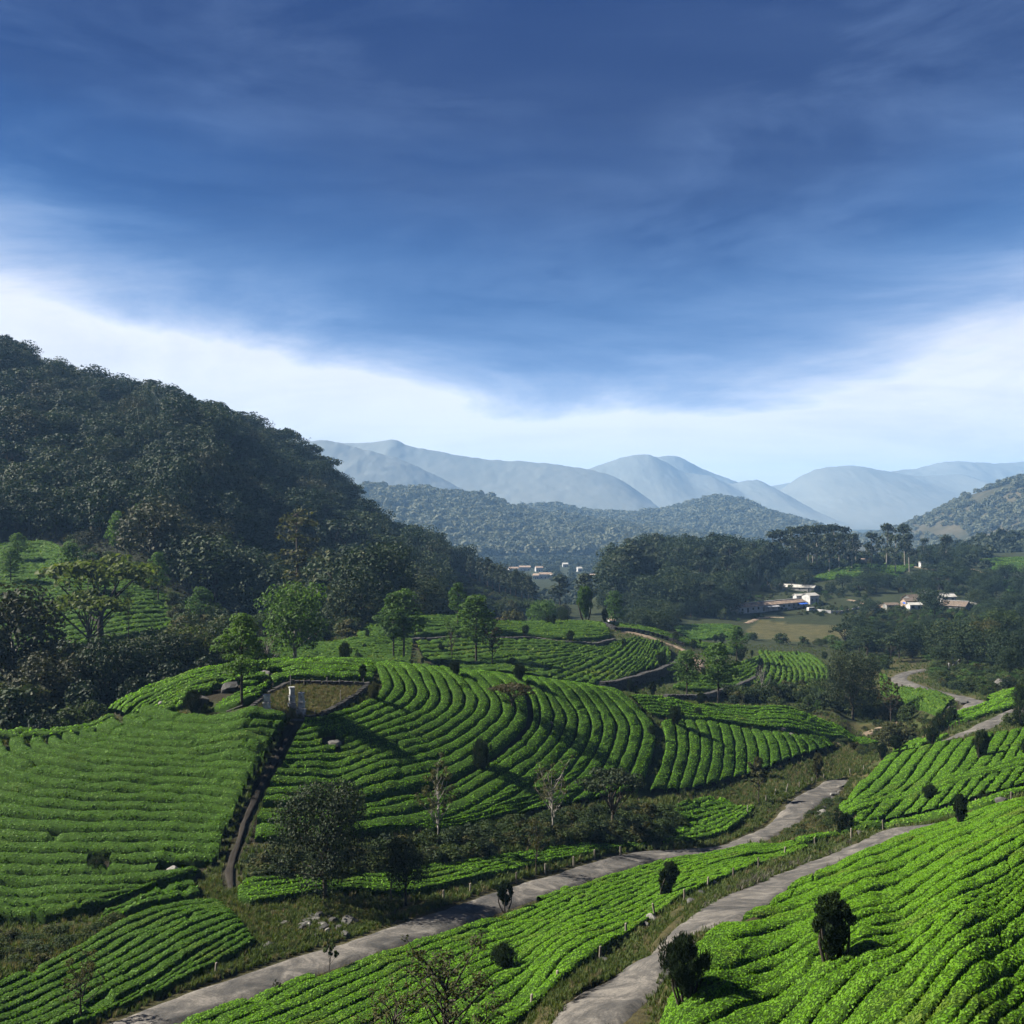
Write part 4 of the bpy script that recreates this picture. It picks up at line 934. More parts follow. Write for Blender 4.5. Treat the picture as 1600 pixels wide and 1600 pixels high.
PL = [  # name, kind, seed, leaf, bark, px, py, top, ymin, ymax, y, wide, n, label, category
 ('silver_oak','silver_oak',1,'oak_leaf','bark',378,1105,957,80,125,None,1.15,2.2,'tall silver oak standing at the left corner of the stone enclosure','tree'),
 ('silver_oak','silver_oak',2,'oak_leaf','bark',615,1033,925,150,215,None,1.0,1.2,'left one of the two slim silver oaks behind the hill crest','tree'),
 ('silver_oak','silver_oak',3,'oak_leaf','bark',631,1034,920,150,215,None,1.15,1.4,'right, taller one of the two slim silver oaks behind the hill crest','tree'),
 ('silver_oak','silver_oak',4,'oak_leaf','bark',715,980,910,200,262,None,1.05,1.0,'small bright silver oak on the top of the second hill, dark wood behind','tree'),
 ('silver_oak','silver_oak',5,'oak_leaf','bark',744,1040,928,150,230,None,1.2,1.4,'full silver oak right of the slim pair, crown over the terrace line','tree'),
 ('thin_tree','sparse',1,'russet_leaf','bark',770,1043,975,150,230,None,0.9,1.3,'reddish thin tree close to the right of the full silver oak','tree'),
 ('thin_tree','sparse',2,'oak_leaf','bark',706,1034,968,150,225,None,0.8,1.2,'pale thin see-through tree left of the full silver oak','tree'),
 ('leafy_tree','broad',7,'oak_leaf','bark_pale',462,1037,912,125,175,160,0.85,1.3,'light green leafy tree behind the enclosure crest with a long bare trunk','tree'),
 ('tiered_tree','tiered',1,'olive_leaf','bark',463,0,796,0,0,262,1.2,1.5,'very tall tiered tree rising before the dark wood','tree'),
 ('yellow_tree','spread',1,'yellow_leaf','bark',158,0,862,0,0,205,1.1,1.2,'yellow-green spreading tree on the shaded terraces','tree'),
 ('yellow_tree','spread',2,'yellow_leaf','bark',140,0,916,0,0,192,0.95,1.0,'lower yellow-green tree in front of the spreading one','tree'),
 ('silver_oak','silver_oak',6,'oak_leaf','bark',108,930,846,190,330,None,1.2,1.0,'grey-green silver oak left of the yellow spreading tree','tree'),
 ('silver_oak','silver_oak',7,'oak_leaf','bark',17,915,855,190,330,None,1.35,1.0,'wide silver oak at the left edge of the terraces','tree'),
 ('silver_oak','silver_oak',8,'oak_leaf','bark',28,880,832,190,360,None,1.3,0.8,'silver oak half hidden behind the wide one at the left edge','tree'),
 ('silver_oak','silver_oak',1,'oak_leaf','bark',14,818,762,200,420,None,1.4,0.8,'small silver oak high on the left edge where terraces meet wood','tree'),
 ('silver_oak','silver_oak',2,'oak_leaf','bark',183,880,798,220,420,None,0.9,0.8,'left one of two narrow silver oaks at the edge of the wood','tree'),
 ('silver_oak','silver_oak',3,'oak_leaf','bark',217,862,787,220,440,None,0.9,0.8,'right one of two narrow silver oaks at the edge of the wood','tree'),
 ('silver_oak','silver_oak',4,'oak_leaf','bark',247,945,862,190,330,None,1.0,0.9,'grey-green silver oak right of the yellow spreading tree','tree'),
 ('silver_oak','silver_oak',5,'oak_leaf','bark',313,985,916,170,290,None,1.4,1.0,'broad silver oak on the terrace edge above the dark bushes','tree'),
 ('bare_tree','bare',3,'oak_leaf','bark',200,1000,903,170,260,None,0.5,0.5,'thin bare trunk standing on the shaded terraces','tree'),
 ('brown_tree','broad',3,'brown_leaf','bark_pale',19,0,916,0,0,152,1.0,1.3,'large brownish tree with forked grey trunk at the left edge','tree'),
 ('brown_tree','broad',4,'brown_leaf','bark',75,0,1020,0,0,142,1.2,1.0,'brownish tree beside the forked grey trunk','tree'),
 ('brown_tree','broad',5,'olive_leaf','bark',100,0,1000,0,0,152,0.9,1.0,'olive tree behind the two brownish ones','tree'),
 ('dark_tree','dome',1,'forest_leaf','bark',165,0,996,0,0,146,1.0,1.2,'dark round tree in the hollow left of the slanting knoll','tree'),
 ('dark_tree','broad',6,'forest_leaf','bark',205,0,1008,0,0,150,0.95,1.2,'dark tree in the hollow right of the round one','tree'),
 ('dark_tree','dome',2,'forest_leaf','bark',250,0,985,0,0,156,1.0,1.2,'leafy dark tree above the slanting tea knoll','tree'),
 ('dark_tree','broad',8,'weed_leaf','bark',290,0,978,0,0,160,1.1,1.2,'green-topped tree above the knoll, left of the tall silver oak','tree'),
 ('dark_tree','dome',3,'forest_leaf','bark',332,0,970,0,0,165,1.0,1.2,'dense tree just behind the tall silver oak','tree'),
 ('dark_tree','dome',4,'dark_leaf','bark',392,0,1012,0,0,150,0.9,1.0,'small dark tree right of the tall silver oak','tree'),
 ('pale_tree','bare',4,'russet_leaf','bark_pale',418,0,995,0,0,152,0.9,0.8,'leafless pinkish tree on the far terrace edge','tree'),
 ('shrub','round',1,'shrub_leaf','bark',150,1366,1340,60,110,None,1.9,1.0,'low dark shrub in a gap of the left tea rows','shrub'),
 ('bush','bush',1,'forest_leaf','bark',30,0,1068,0,0,128,1.0,1.2,'brownish bush at the left edge behind the tea crest','bush'),
 ('bush','bush',2,'olive_leaf','bark',10,0,1062,0,0,134,1.2,1.2,'olive bush at the far left behind the tea crest','bush'),
 ('bush','bush',3,'weed_leaf','bark',105,0,1102,0,0,124,1.0,1.2,'green bush low behind the left tea crest','bush'),
 ('bush','bush',4,'forest_leaf','bark',70,0,1106,0,0,122,1.0,1.2,'dark bush low behind the left tea crest','bush'),
 ('bush','bush',5,'weed_leaf','bark',140,0,1090,0,0,130,0.8,1.2,'pale green bush by the hidden path at the knoll','bush'),
 ('bush','bush',6,'forest_leaf','bark',125,0,1062,0,0,138,0.9,1.2,'dark bush between hollow and knoll','bush'),
 ('bush','bush',7,'forest_leaf','bark',60,0,1045,0,0,142,0.9,1.2,'dark tangled bush under the brownish trees','bush'),
 ('bush','bush',8,'forest_leaf','bark',215,0,1052,0,0,137,0.8,1.2,'dark bush against the slanting knoll','bush'),
 ('bush','bush',1,'forest_leaf','bark',270,0,1030,0,0,142,0.8,1.2,'dark bush above the middle of the slanting knoll','bush'),
 ('bush','bush',3,'forest_leaf','bark',320,0,1022,0,0,144,0.8,1.2,'dark bush above the top of the slanting knoll','bush'),
 ('dark_tree','dome',5,'forest_leaf','bark',505,0,905,0,0,255,0.9,1.1,'dark tree at the wood edge right of the tiered tree','tree'),
 ('dark_tree','dome',6,'forest_leaf','bark',545,0,925,0,0,250,0.95,1.1,'dark tree at the wood edge above the far terrace','tree'),
 ('dark_tree','dome',7,'dark_leaf','bark',600,0,905,0,0,270,0.95,1.1,'dark tree left of the big dark dome','tree'),
 ('dark_tree','dome',8,'forest_leaf','bark',660,0,902,0,0,285,1.05,1.2,'big dark dome-shaped tree at the wood edge','tree'),
 ('yellow_tree','spread',3,'yellow_leaf','bark',592,0,874,0,0,318,1.1,1.1,'yellow-green spreading crown in the dark wood','tree'),
 ('dark_tree','dome',1,'forest_leaf','bark',445,0,950,0,0,232,1.0,1.1,'dark tree under the tiered tree','tree'),
 ('leafy_tree','broad',9,'weed_leaf','bark',560,0,950,0,0,235,0.9,1.0,'mid green tree at the left end of the shaded tea slope','tree'),
 ('leafy_tree','broad',2,'weed_leaf','bark',408,0,960,0,0,225,1.0,1.0,'mid green tree behind the far terrace','tree'),
 # trees of the valley gap
 ('gum_tree','gum',1,'gum_leaf','bark',875,0,897,0,0,430,1.5,0.8,'lone umbrella-shaped tree in the valley gap','tree'),
 ('gum_tree','gum',2,'gum_leaf','bark',913,0,894,0,0,420,1.4,0.8,'layered tree right of the lone umbrella tree','tree'),
 ('columnar_tree','flame',1,'oak_leaf','bark',915,972,916,240,300,None,1.3,1.0,'bright green columnar tree on the skyline of the second hill','tree'),
 ('silver_oak','silver_oak',6,'oak_leaf','bark',960,0,922,0,0,300,1.1,0.8,'thin-trunked light green tree right of the columnar one','tree'),
 ('leafy_tree','broad',3,'oak_leaf','bark',848,0,938,0,0,300,1.1,0.8,'light green tree at the end of the wooded spur','tree'),
 ('bush','bush',2,'olive_leaf','bark',802,0,950,0,0,290,0.9,1.0,'olive bush behind the second hill','bush'),
 ('bush','bush',4,'russet_leaf','bark',778,0,958,0,0,288,1.0,1.0,'russet bush behind the second hill','bush'),
 ('bush','bush',6,'forest_leaf','bark',750,0,955,0,0,290,1.0,1.0,'dark bush behind the second hill, left of the russet one','bush'),
 # second hill, right
 ('silver_oak','silver_oak',7,'oak_leaf','bark',1073,1092,1015,158,215,None,1.35,1.2,'dense light green silver oak at the dirt track','tree'),
 ('silver_oak','silver_oak',8,'oak_leaf','bark',1122,1101,1003,155,215,None,1.3,1.2,'taller silver oak right of the dirt track','tree'),
 ('silver_oak','silver_oak',2,'oak_leaf','bark',1151,1033,977,230,300,None,1.3,0.9,'small round silver oak near the brown field','tree'),
 ('bare_tree','bare',5,'gum_leaf','bark_pale',1190,1100,1038,165,250,205,0.9,1.0,'whitish branching tree left of the big round tree','tree'),
 ('dark_tree','dome',9,'dark_leaf','bark',1333,1140,1018,150,215,196,0.80,4.5,'big dark round tree at the edge of the tea shoulder','tree'),
 ('bush','bush',5,'forest_leaf','bark',1148,0,1084,0,0,182,0.9,1.0,'dark bush behind the shoulder crest','bush'),
 ('bush','bush',7,'weed_leaf','bark',1215,0,1085,0,0,184,1.0,1.0,'green bush behind the shoulder crest','bush'),
 ('bush','bush',3,'weed_leaf','bark',1262,0,1088,0,0,188,1.0,1.0,'green bush left of the big round tree','bush'),
 ('bush','bush',8,'forest_leaf','bark',1282,0,1080,0,0,196,0.9,1.0,'dark bush touching the big round tree','bush'),
 ('young_tree','sapling',2,'oak_leaf','bark',1277,1120,1095,150,175,None,0.7,1.4,'small dark sapling on the bright shoulder','tree'),
 ('russet_tree','sparse',6,'russet_leaf','bark',1392,1130,1065,170,235,None,0.9,1.8,'russet see-through tree right of the big round tree','tree'),
 ('bush','bush',1,'weed_leaf','bark',1418,1128,1100,160,225,None,1.0,1.1,'green bush under the small field below the road bend','bush'),
 ('bush','bush',4,'olive_leaf','bark',1408,1160,1122,140,185,None,1.3,1.3,'olive thicket above the dark shrubs','bush'),
 ('bush','bush',6,'olive_leaf','bark',1388,1165,1130,140,185,None,1.1,1.3,'olive thicket left of the dark shrubs','bush'),
 # hill of the enclosure
 ('spreading_tree','spread',4,'russet_leaf','bark',800,1112,1066,95,150,None,1.35,1.2,'reddish-brown spreading tree among the rows under the crest','tree'),
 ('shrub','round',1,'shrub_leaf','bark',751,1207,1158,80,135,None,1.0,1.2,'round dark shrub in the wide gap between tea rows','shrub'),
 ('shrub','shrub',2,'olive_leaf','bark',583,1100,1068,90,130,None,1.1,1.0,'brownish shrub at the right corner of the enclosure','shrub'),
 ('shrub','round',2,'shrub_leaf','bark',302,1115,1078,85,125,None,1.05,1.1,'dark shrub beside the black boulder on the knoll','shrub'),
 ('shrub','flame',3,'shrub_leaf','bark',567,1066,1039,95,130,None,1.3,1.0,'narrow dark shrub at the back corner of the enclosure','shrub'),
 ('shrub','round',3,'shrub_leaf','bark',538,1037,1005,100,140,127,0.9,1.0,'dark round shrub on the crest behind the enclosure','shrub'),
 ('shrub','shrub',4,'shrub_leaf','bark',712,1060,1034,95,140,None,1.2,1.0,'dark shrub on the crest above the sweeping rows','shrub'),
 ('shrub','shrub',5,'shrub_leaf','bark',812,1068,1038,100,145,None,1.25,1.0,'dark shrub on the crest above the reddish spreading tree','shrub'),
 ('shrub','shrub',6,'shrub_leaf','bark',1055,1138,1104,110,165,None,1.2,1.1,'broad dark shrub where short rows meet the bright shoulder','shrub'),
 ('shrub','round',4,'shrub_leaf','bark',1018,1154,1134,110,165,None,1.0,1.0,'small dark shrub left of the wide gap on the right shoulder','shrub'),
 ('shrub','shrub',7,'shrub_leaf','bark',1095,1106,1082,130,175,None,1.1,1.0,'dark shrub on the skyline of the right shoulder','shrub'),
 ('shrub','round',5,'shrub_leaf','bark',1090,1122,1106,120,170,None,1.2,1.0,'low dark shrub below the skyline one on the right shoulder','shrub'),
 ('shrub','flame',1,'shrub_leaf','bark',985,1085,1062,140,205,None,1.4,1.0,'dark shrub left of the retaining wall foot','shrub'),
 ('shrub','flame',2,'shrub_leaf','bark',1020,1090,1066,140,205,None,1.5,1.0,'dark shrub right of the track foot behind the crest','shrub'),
 # near trees
 ('dark_tree','dome',11,'dark_leaf','bark',508,1408,1221,60,95,None,0.82,4.5,'big dark glossy tree standing above the lower road','tree'),
 ('dark_tree','broad',12,'dark_leaf','bark',634,1415,1306,60,95,None,0.7,1.4,'small dark tree right of the big glossy one','tree'),
 ('thin_tree','sparse',8,'weed_leaf','bark',612,1412,1320,60,95,None,0.7,1.2,'thin grey-green tree between the dark trees','tree'),
 ('pale_tree','sparse',9,'olive_leaf','bark_pale',684,1328,1192,70,110,None,0.75,1.3,'pale-barked thin tree with yellowing leaves above the thicket','tree'),
 ('bare_tree','bare',10,'olive_leaf','bark_pale',863,1312,1194,80,120,None,0.85,1.7,'white-branched half bare tree in the thicket','tree'),
 ('spreading_tree','spread',5,'dark_leaf','bark',958,1302,1196,85,125,None,0.85,1.9,'dark spreading tree right of the white-branched one','tree'),
 ('thin_tree','sparse',11,'olive_leaf','bark',838,1364,1283,70,110,None,0.75,1.0,'slender small tree by the strip above the road','tree'),
 ('young_tree','sapling',1,'weed_leaf','bark',1068,1258,1233,95,135,None,0.9,1.5,'leafy sapling standing on the small mound','tree'),
 ('young_tree','sapling',3,'olive_leaf','bark',1185,1256,1193,95,140,None,1.0,2.2,'straggly small tree beside the road fence','tree'),
 ('young_tree','sapling',4,'weed_leaf','bark',515,1522,1470,45,75,None,0.9,1.8,'leafy sapling at the near edge of the lower road','tree'),
 ('young_tree','sapling',5,'olive_leaf','bark',433,1556,1532,40,75,None,1.0,1.0,'small twiggy plant at the near edge of the lower road','tree'),
 ('young_tree','sparse',12,'olive_leaf','bark',128,1600,1490,38,75,None,0.9,1.0,'faint thin tree in the bottom left tea field','tree'),
 ('thin_tree','bare',13,'olive_leaf','bark',700,0,1470,0,0,45,1.15,2.2,'brown twiggy tree rising at the bottom edge between the roads','tree'),
 ('thin_tree','bare',14,'olive_leaf','bark',615,0,1540,0,0,46,1.1,1.5,'lower brown twiggy tree at the bottom edge','tree'),
 ('shrub','flame',5,'shrub_leaf','bark',789,1426,1376,50,95,None,1.55,1.5,'dark upright shrub at the near edge of the lower road','shrub'),
 ('shrub','flame',6,'shrub_leaf','bark',1033,1409,1346,50,100,None,1.5,1.5,'thin leaning dark shrub by the fence of the bright strip','shrub'),
 ('shrub','round',6,'shrub_leaf','bark',788,1522,1477,35,75,None,1.15,1.4,'round black-green shrub in the bright strip between the roads','shrub'),
 ('shrub','shrub',11,'shrub_leaf','bark',1070,1580,1466,30,60,None,1.08,2.6,'many-stemmed dark shrub at the corner of the sunlit slope','shrub'),
 ('shrub','flame',12,'shrub_leaf','bark',1303,1520,1396,28,60,None,1.5,2.8,'tall flame-shaped dark shrub in the middle of the sunlit slope','shrub'),
 ('shrub','flame',7,'shrub_leaf','bark',1501,1297,1243,50,100,None,1.1,1.5,'narrow dark shrub on the top edge of the sunlit slope','shrub'),
 ('shrub','shrub',13,'shrub_leaf','bark',1453,1258,1226,80,135,None,1.15,1.2,'dark shrub in the lower half of the right field','shrub'),
 ('shrub','round',7,'shrub_leaf','bark',1318,1307,1270,80,115,None,1.05,1.3,'squat dark shrub at the left corner of the right field','shrub'),
 ('shrub','round',8,'shrub_leaf','bark',1535,1256,1236,75,125,None,1.1,1.1,'low round shrub behind the fence of the sunlit slope','shrub'),
 ('shrub','shrub',14,'shrub_leaf','bark',1533,1190,1142,95,140,None,1.0,1.3,'tall dark shrub on the crest of the right field','shrub'),
 ('shrub','shrub',15,'shrub_leaf','bark',1455,1168,1136,110,170,None,1.25,1.2,'dark shrub below the bend of the pale road','shrub'),
 ('shrub','shrub',16,'shrub_leaf','bark',1401,1178,1150,110,150,None,1.1,1.2,'dark shrub at the top left of the right field','shrub'),
 ('shrub','flame',8,'shrub_leaf','bark',1379,1191,1162,105,150,None,1.5,1.2,'thin dark shrub at the left end of the right field','shrub'),
 ('shrub','round',9,'shrub_leaf','bark',1468,1146,1116,130,180,None,1.0,1.2,'left one of the dark shrub pair beside the pale road','shrub'),
 ('shrub','round',10,'shrub_leaf','bark',1487,1134,1106,140,185,None,1.05,1.2,'right one of the dark shrub pair beside the pale road','shrub'),
 ('shrub','round',11,'shrub_leaf','bark',1594,1104,1072,140,190,None,1.0,1.2,'dark shrub at the right edge above the bright far field','shrub'),
 ('shrub','round',12,'shrub_leaf','bark',1597,1136,1096,130,185,None,1.1,1.2,'dark shrub at the right edge beside the pale road','shrub'),
 ('shrub','flame',9,'shrub_leaf','bark',1603,1188,1160,95,140,None,1.4,1.0,'dark shrub cut by the right edge on the right field','shrub'),
 ('bush','bush',5,'weed_leaf','bark',1580,1136,1112,130,170,None,1.0,1.0,'green bush at the right end of the pale road','bush'),
 ('cone_bush','flame',10,'olive_leaf','bark',1277,1221,1179,110,150,None,1.25,1.2,'brown-green cone-shaped bush in the rough grass','bush'),
 ('cone_bush','flame',11,'olive_leaf','bark',1184,1222,1182,100,140,133,1.5,1.0,'brownish round-topped bush above the straggly tree','bush'),
 ('shrub','round',13,'shrub_leaf','bark',1466,0,1082,0,0,196,1.0,1.0,'small dark shrub at the inner side of the road bend','shrub'),
 ('tree','broad',5,'forest_leaf','bark',1578,0,1010,0,0,215,0.8,1.2,'dark tree over the black boulder at the right','tree'),
 ('tree','broad',6,'forest_leaf','bark',1500,0,985,0,0,262,1.2,1.3,'broad dark tree above the white sign','tree'),
 ('tree','broad',10,'olive_leaf','bark',1540,0,968,0,0,275,1.0,1.2,'olive tree right of the broad dark one','tree'),
 ('tree','broad',3,'weed_leaf','bark',1565,0,950,0,0,300,1.0,1.2,'green tree at the right below the houses','tree'),
]
# small dark shrubs dotted over the second hill
SH2 = [(821,996,977),(865,979,960),(858,978,962),(891,1006,986),(975,1017,998),(953,998,990),(1034,1048,1020),(1034,1013,1002),(1056,1004,988),(1083,1017,1000),(1094,1009,999),(1157,1032,1008),(690,1022,1006),(691,1042,1030),(799,1044,1028),(570,1016,1006),(574,1001,984),(625,1000,988),(656,994,982),(1069,1003,996),(1112,1024,1012),(1100,1060,1044),(945,962,952),(880,968,952),(1148,1003,990),(660,1040,1028),(1128,1000,990),(1220,1036,1024),(1245,1028,1018),(1288,1030,1018),(1118,1005,992),(1175,1028,1016),(560,1034,1020)]
WH2 = ['by the terrace line left of the track', 'on the skyline beside a twin', 'left twin on the skyline', 'with a bare stem under the skyline', 'where the dirt track bends', 'just under the track bend', 'at the right end of the curved rows', 'above the dirt track', 'on the bright skyline strip', 'at the end of the skyline strip', 'right of the skyline strip', 'beside the small plot', 'under the terrace line', 'low behind the hill crest', 'behind the crest below the full silver oak', 'on the level terrace', 'on the shaded slope', 'beside the slim silver oak trunks', 'right of the slim silver oaks', 'on the skyline strip, smallest', 'above the low terraces', 'between two silver oaks', 'at the skyline rocks', 'left of the columnar tree', 'at the near side of the small plot', 'on the level terrace behind the crest', 'inside the small plot', 'on the small field left of the big tree', 'at the top of that small field', 'close to the big round tree', 'at the far side of the small plot', 'near the small round silver oak', 'at the middle of the far terrace']
for i_, ((a_, b_, c_), w_) in enumerate(zip(SH2, WH2)):
    PL.append(('shrub', ('shrub', 'flame', 'round')[i_ % 3], 2 + i_ % 6, 'shrub_leaf', 'bark', a_, b_, c_, 165, 330, None, 1.2, 0.7, 'little dark shrub on the second hill, ' + w_, 'shrub'))
for nm, kd, sd_, lf, bk, px, py, top, y0, y1, yy, wd_, n_, lab, cat in PL:
    p, h = stand(px, py, top, y0 or 12, y1 or 1000, yy)
    grp = 'dark shrubs dotted over the tea hills' if cat == 'shrub' else ('silver oaks in the tea fields' if nm == 'silver_oak' else None)
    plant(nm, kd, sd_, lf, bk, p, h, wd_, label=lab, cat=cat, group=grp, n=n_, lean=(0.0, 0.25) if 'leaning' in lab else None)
# tall trees that break the skyline of the wooded hill
EM = [(6,528),(52,560),(108,574),(150,588),(178,590),(210,598),(238,596),(268,607),(292,622),(330,640),(366,643),(392,660),(420,672),(447,672),(470,690),(484,696),(506,722),(522,740),(536,764),(556,782),(570,800),(604,826)]
for i_, (a_, c_) in enumerate(EM):
    yv = np.interp(a_, [0, 200, 400, 600], [518, 528, 548, 555]) - (i_ * 5 % 9); kd = ('spread', 'gum', 'gum', 'spread', 'sparse')[i_ % 5]
    p = at(a_, yv); h = max((806 - c_) / F * yv - p[2], 11.0)
    plant('forest_tree', kd, 31 + i_ % 4, 'forest_leaf', 'bark', p, h, {'gum': 1.5, 'sparse': 1.0, 'spread': .7}[kd], label='tree on the skyline of the wooded hill, %s from the left' % ordinal(i_), cat='tree', group='skyline trees of the wooded hill')
# pines along the spur
PN = [(648,868,836),(668,875,846),(704,892,856),(735,902,868),(750,905,872),(762,910,870),(770,914,880),(781,918,882),(790,922,892),(798,935,897),(806,926,888),(816,934,899),(826,938,900),(832,936,911),(620,862,838),(690,885,866)]
for i_, (a_, b_, c_) in enumerate(PN):
    yv = np.interp(a_, [620, 700, 760, 800, 835], [545, 500, 470, 450, 435]); p, h = stand(a_, 0, c_, y=yv)
    plant('pine', 'pine', i_ % 5, 'gum_leaf', 'bark', p, h, 1.15, label='slim pine on the ridge of the spur, %s from the left' % ordinal(sorted(x_[0] for x_ in PN).index(a_)), cat='tree', group='pines along the spur', n=0.8)
# gum trees on the right-hand ridge
GM = [(1205,832),(1212,840),(1220,828),(1228,832),(1237,822),(1243,830),(1250,821),(1258,826),(1263,818),(1270,824),(1276,816),(1283,822),(1289,815),(1296,820),(1303,814),(1311,817),(1318,816),(1325,821),(1331,827),(1337,836),(1246,838),(1272,838),(1299,836),(1362,832),(1371,842),(1385,816),(1399,824),(1414,817),(1421,822),(1443,838),(1451,848),(1478,832),(1472,842),(1354,846),(1430,846)]
for i_, (a_, c_) in enumerate(GM):
    yv = 560 + (i_ * 37 % 60); p, h = stand(a_, 0, c_ - 4 + (i_ * 29 % 19), y=yv)
    plant('gum_tree', 'gum', 3 + i_ % 7, 'gum_leaf', 'bark_pale', p, h, 1.0, label='tall gum tree on the right ridge, %s from the left' % ordinal(sorted(x_[0] for x_ in GM).index(a_)), cat='tree', group='tall gum trees on the right ridge', n=0.75)
GL_ = [(975,866),(985,849),(993,856),(1003,868),(1012,864),(1022,862),(1030,868),(1040,872),(1177,846)]
for i_, (a_, c_) in enumerate(GL_):
    p, h = stand(a_, 0, c_, y=[455, 462, 470, 480, 470, 490, 480, 500, 545][i_])
    plant('gum_tree', 'gum', 1 + i_ % 6, 'gum_leaf', 'bark', p, h, 1.4 if a_ != 1177 else 0.7, label='gum tree at the left end of the far wood, %s from the left' % ordinal(i_) if a_ != 1177 else 'single umbrella crown above the far wood', cat='tree', group='gum trees at the left end of the far wood' if a_ != 1177 else None, n=0.9)

# ------------------------------------------------------------------ woods: the nearest trees one by one, the rest as one mass
FV = [('forest', 1, 'forest_leaf'), ('forest', 2, 'forest_leaf'), ('forest', 3, 'forest_leaf'), ('broad', 13, 'forest_leaf'), ('forest', 4, 'brown_leaf'), ('dome', 11, 'forest_leaf'), ('spread', 7, 'forest_leaf'), ('gum', 12, 'gum_leaf'), ('forest', 5, 'forest_leaf'), ('pine', 9, 'gum_leaf')]
woods = []
def excl(px, py):
    m_ = np.zeros(np.shape(px), bool)
    for q in ([(1140,925),(1290,925),(1352,938),(1352,965),(1335,1000),(1240,1008),(1140,990)], [(1175,965),(1335,968),(1335,1002),(1240,1008),(1180,1000)], [(1040,970),(1160,968),(1160,1004),(1070,1004)], [(1525,868),(1640,864),(1640,900),(1545,896)], [(1262,880),(1430,880),(1400,905),(1260,912)],
              [(1355,928),(1440,928),(1440,975),(1355,965)], [(1462,934),(1525,934),(1525,976),(1462,976)], [(1385,1040),(1460,1040),(1540,1090),(1540,1110),(1480,1100),(1385,1075)], [(1040,985),(1300,1015),(1300,1060),(1040,1060)], [(1510,880),(1660,895),(1660,912),(1510,902)]):
        m_ |= inside(q, px, py)
    return m_
def sow(x0, x1, y0, y1, cell, ok, hr, kinds, zone):
    gx_, gy_ = np.meshgrid(np.arange(x0, x1, cell), np.arange(y0, y1, cell)); r = np.random.default_rng(int(x0 + y0 * 3) & 0xffff)
    x = (gx_ + r.uniform(-.42, .42, gx_.shape) * cell).ravel(); y = (gy_ + r.uniform(-.42, .42, gx_.shape) * cell).ravel()
    px = 800 + F * x / y; zg = ground(x, y); py = 800 - F * zg / y
    k = ok(px, py, x, y)
    for a_, b_, c_, pxx, pyy_ in zip(x[k], y[k], zg[k], px[k], py[k]):
        hcap = max(2.5, (pyy_ - 968) * b_ / F) if (1350 < pxx < 1545 and 968 < pyy_ < 1060) else 99
        woods.append((a_, b_, c_, min(hcap, r.uniform(*hr) * (0.85 + 0.35 * vnoise(a_ / 30, b_ / 30, 4))), kinds[r.integers(len(kinds))], zone, pxx, pyy_))
foot = lambda px: np.interp(px, *FOOT)
sow(-330, 40, 215, 620, 8.8, lambda px, py, x, y: (px > -140) & (px < 872) & (py < foot(px)) & (y < 610) & ~((px > 690) & (y < 520)), (6, 17), [0, 1, 2, 2, 3, 0, 4, 5, 6, 1, 8, 0], 'left')
sow(40, 190, 430, 640, 9, lambda px, py, x, y: (px > 940) & (px < 1215) & (py > 870) & (py < 968) & ~excl(px, py), (7, 19), [0, 7, 2, 9, 5, 7, 9, 2, 7], 'right')
sow(100, 420, 232, 760, 10, lambda px, py, x, y: (px > 1190) & (px < 1680) & (py < 1055) & (py > 868) & ~excl(px, py) & ~((px < 1300) & (y < 330)) & ~((px > 1255) & (px < 1440) & (y > 520) & (py < 915)) & (vnoise(x / 26, y / 26, 8) > 0.34), (4.5, 9.5), [0, 1, 8, 2, 3, 8, 5, 6, 0], 'slope')
sow(40, 160, 300, 450, 8, lambda px, py, x, y: (px > 850) & (px < 1180) & (py > 935) & ~excl(px, py), (5, 9), [0, 1, 2, 8, 5], 'valley')
woods.sort(key=lambda w: (not (-20 < w[6] < 1620), -(w[3] / w[1])))
WL = {'left': ('dark tree in the dense wood covering the left hillside', 'trees of the dense wood on the left hillside'), 'right': ('tree in the grey-green wood right of the valley gap', 'trees of the wood right of the valley gap'),
      'slope': ('tree on the scrubby slope around the far houses', 'trees on the scrubby slope around the houses'), 'valley': ('low tree in the valley behind the second hill', 'low trees in the valley behind the second hill')}
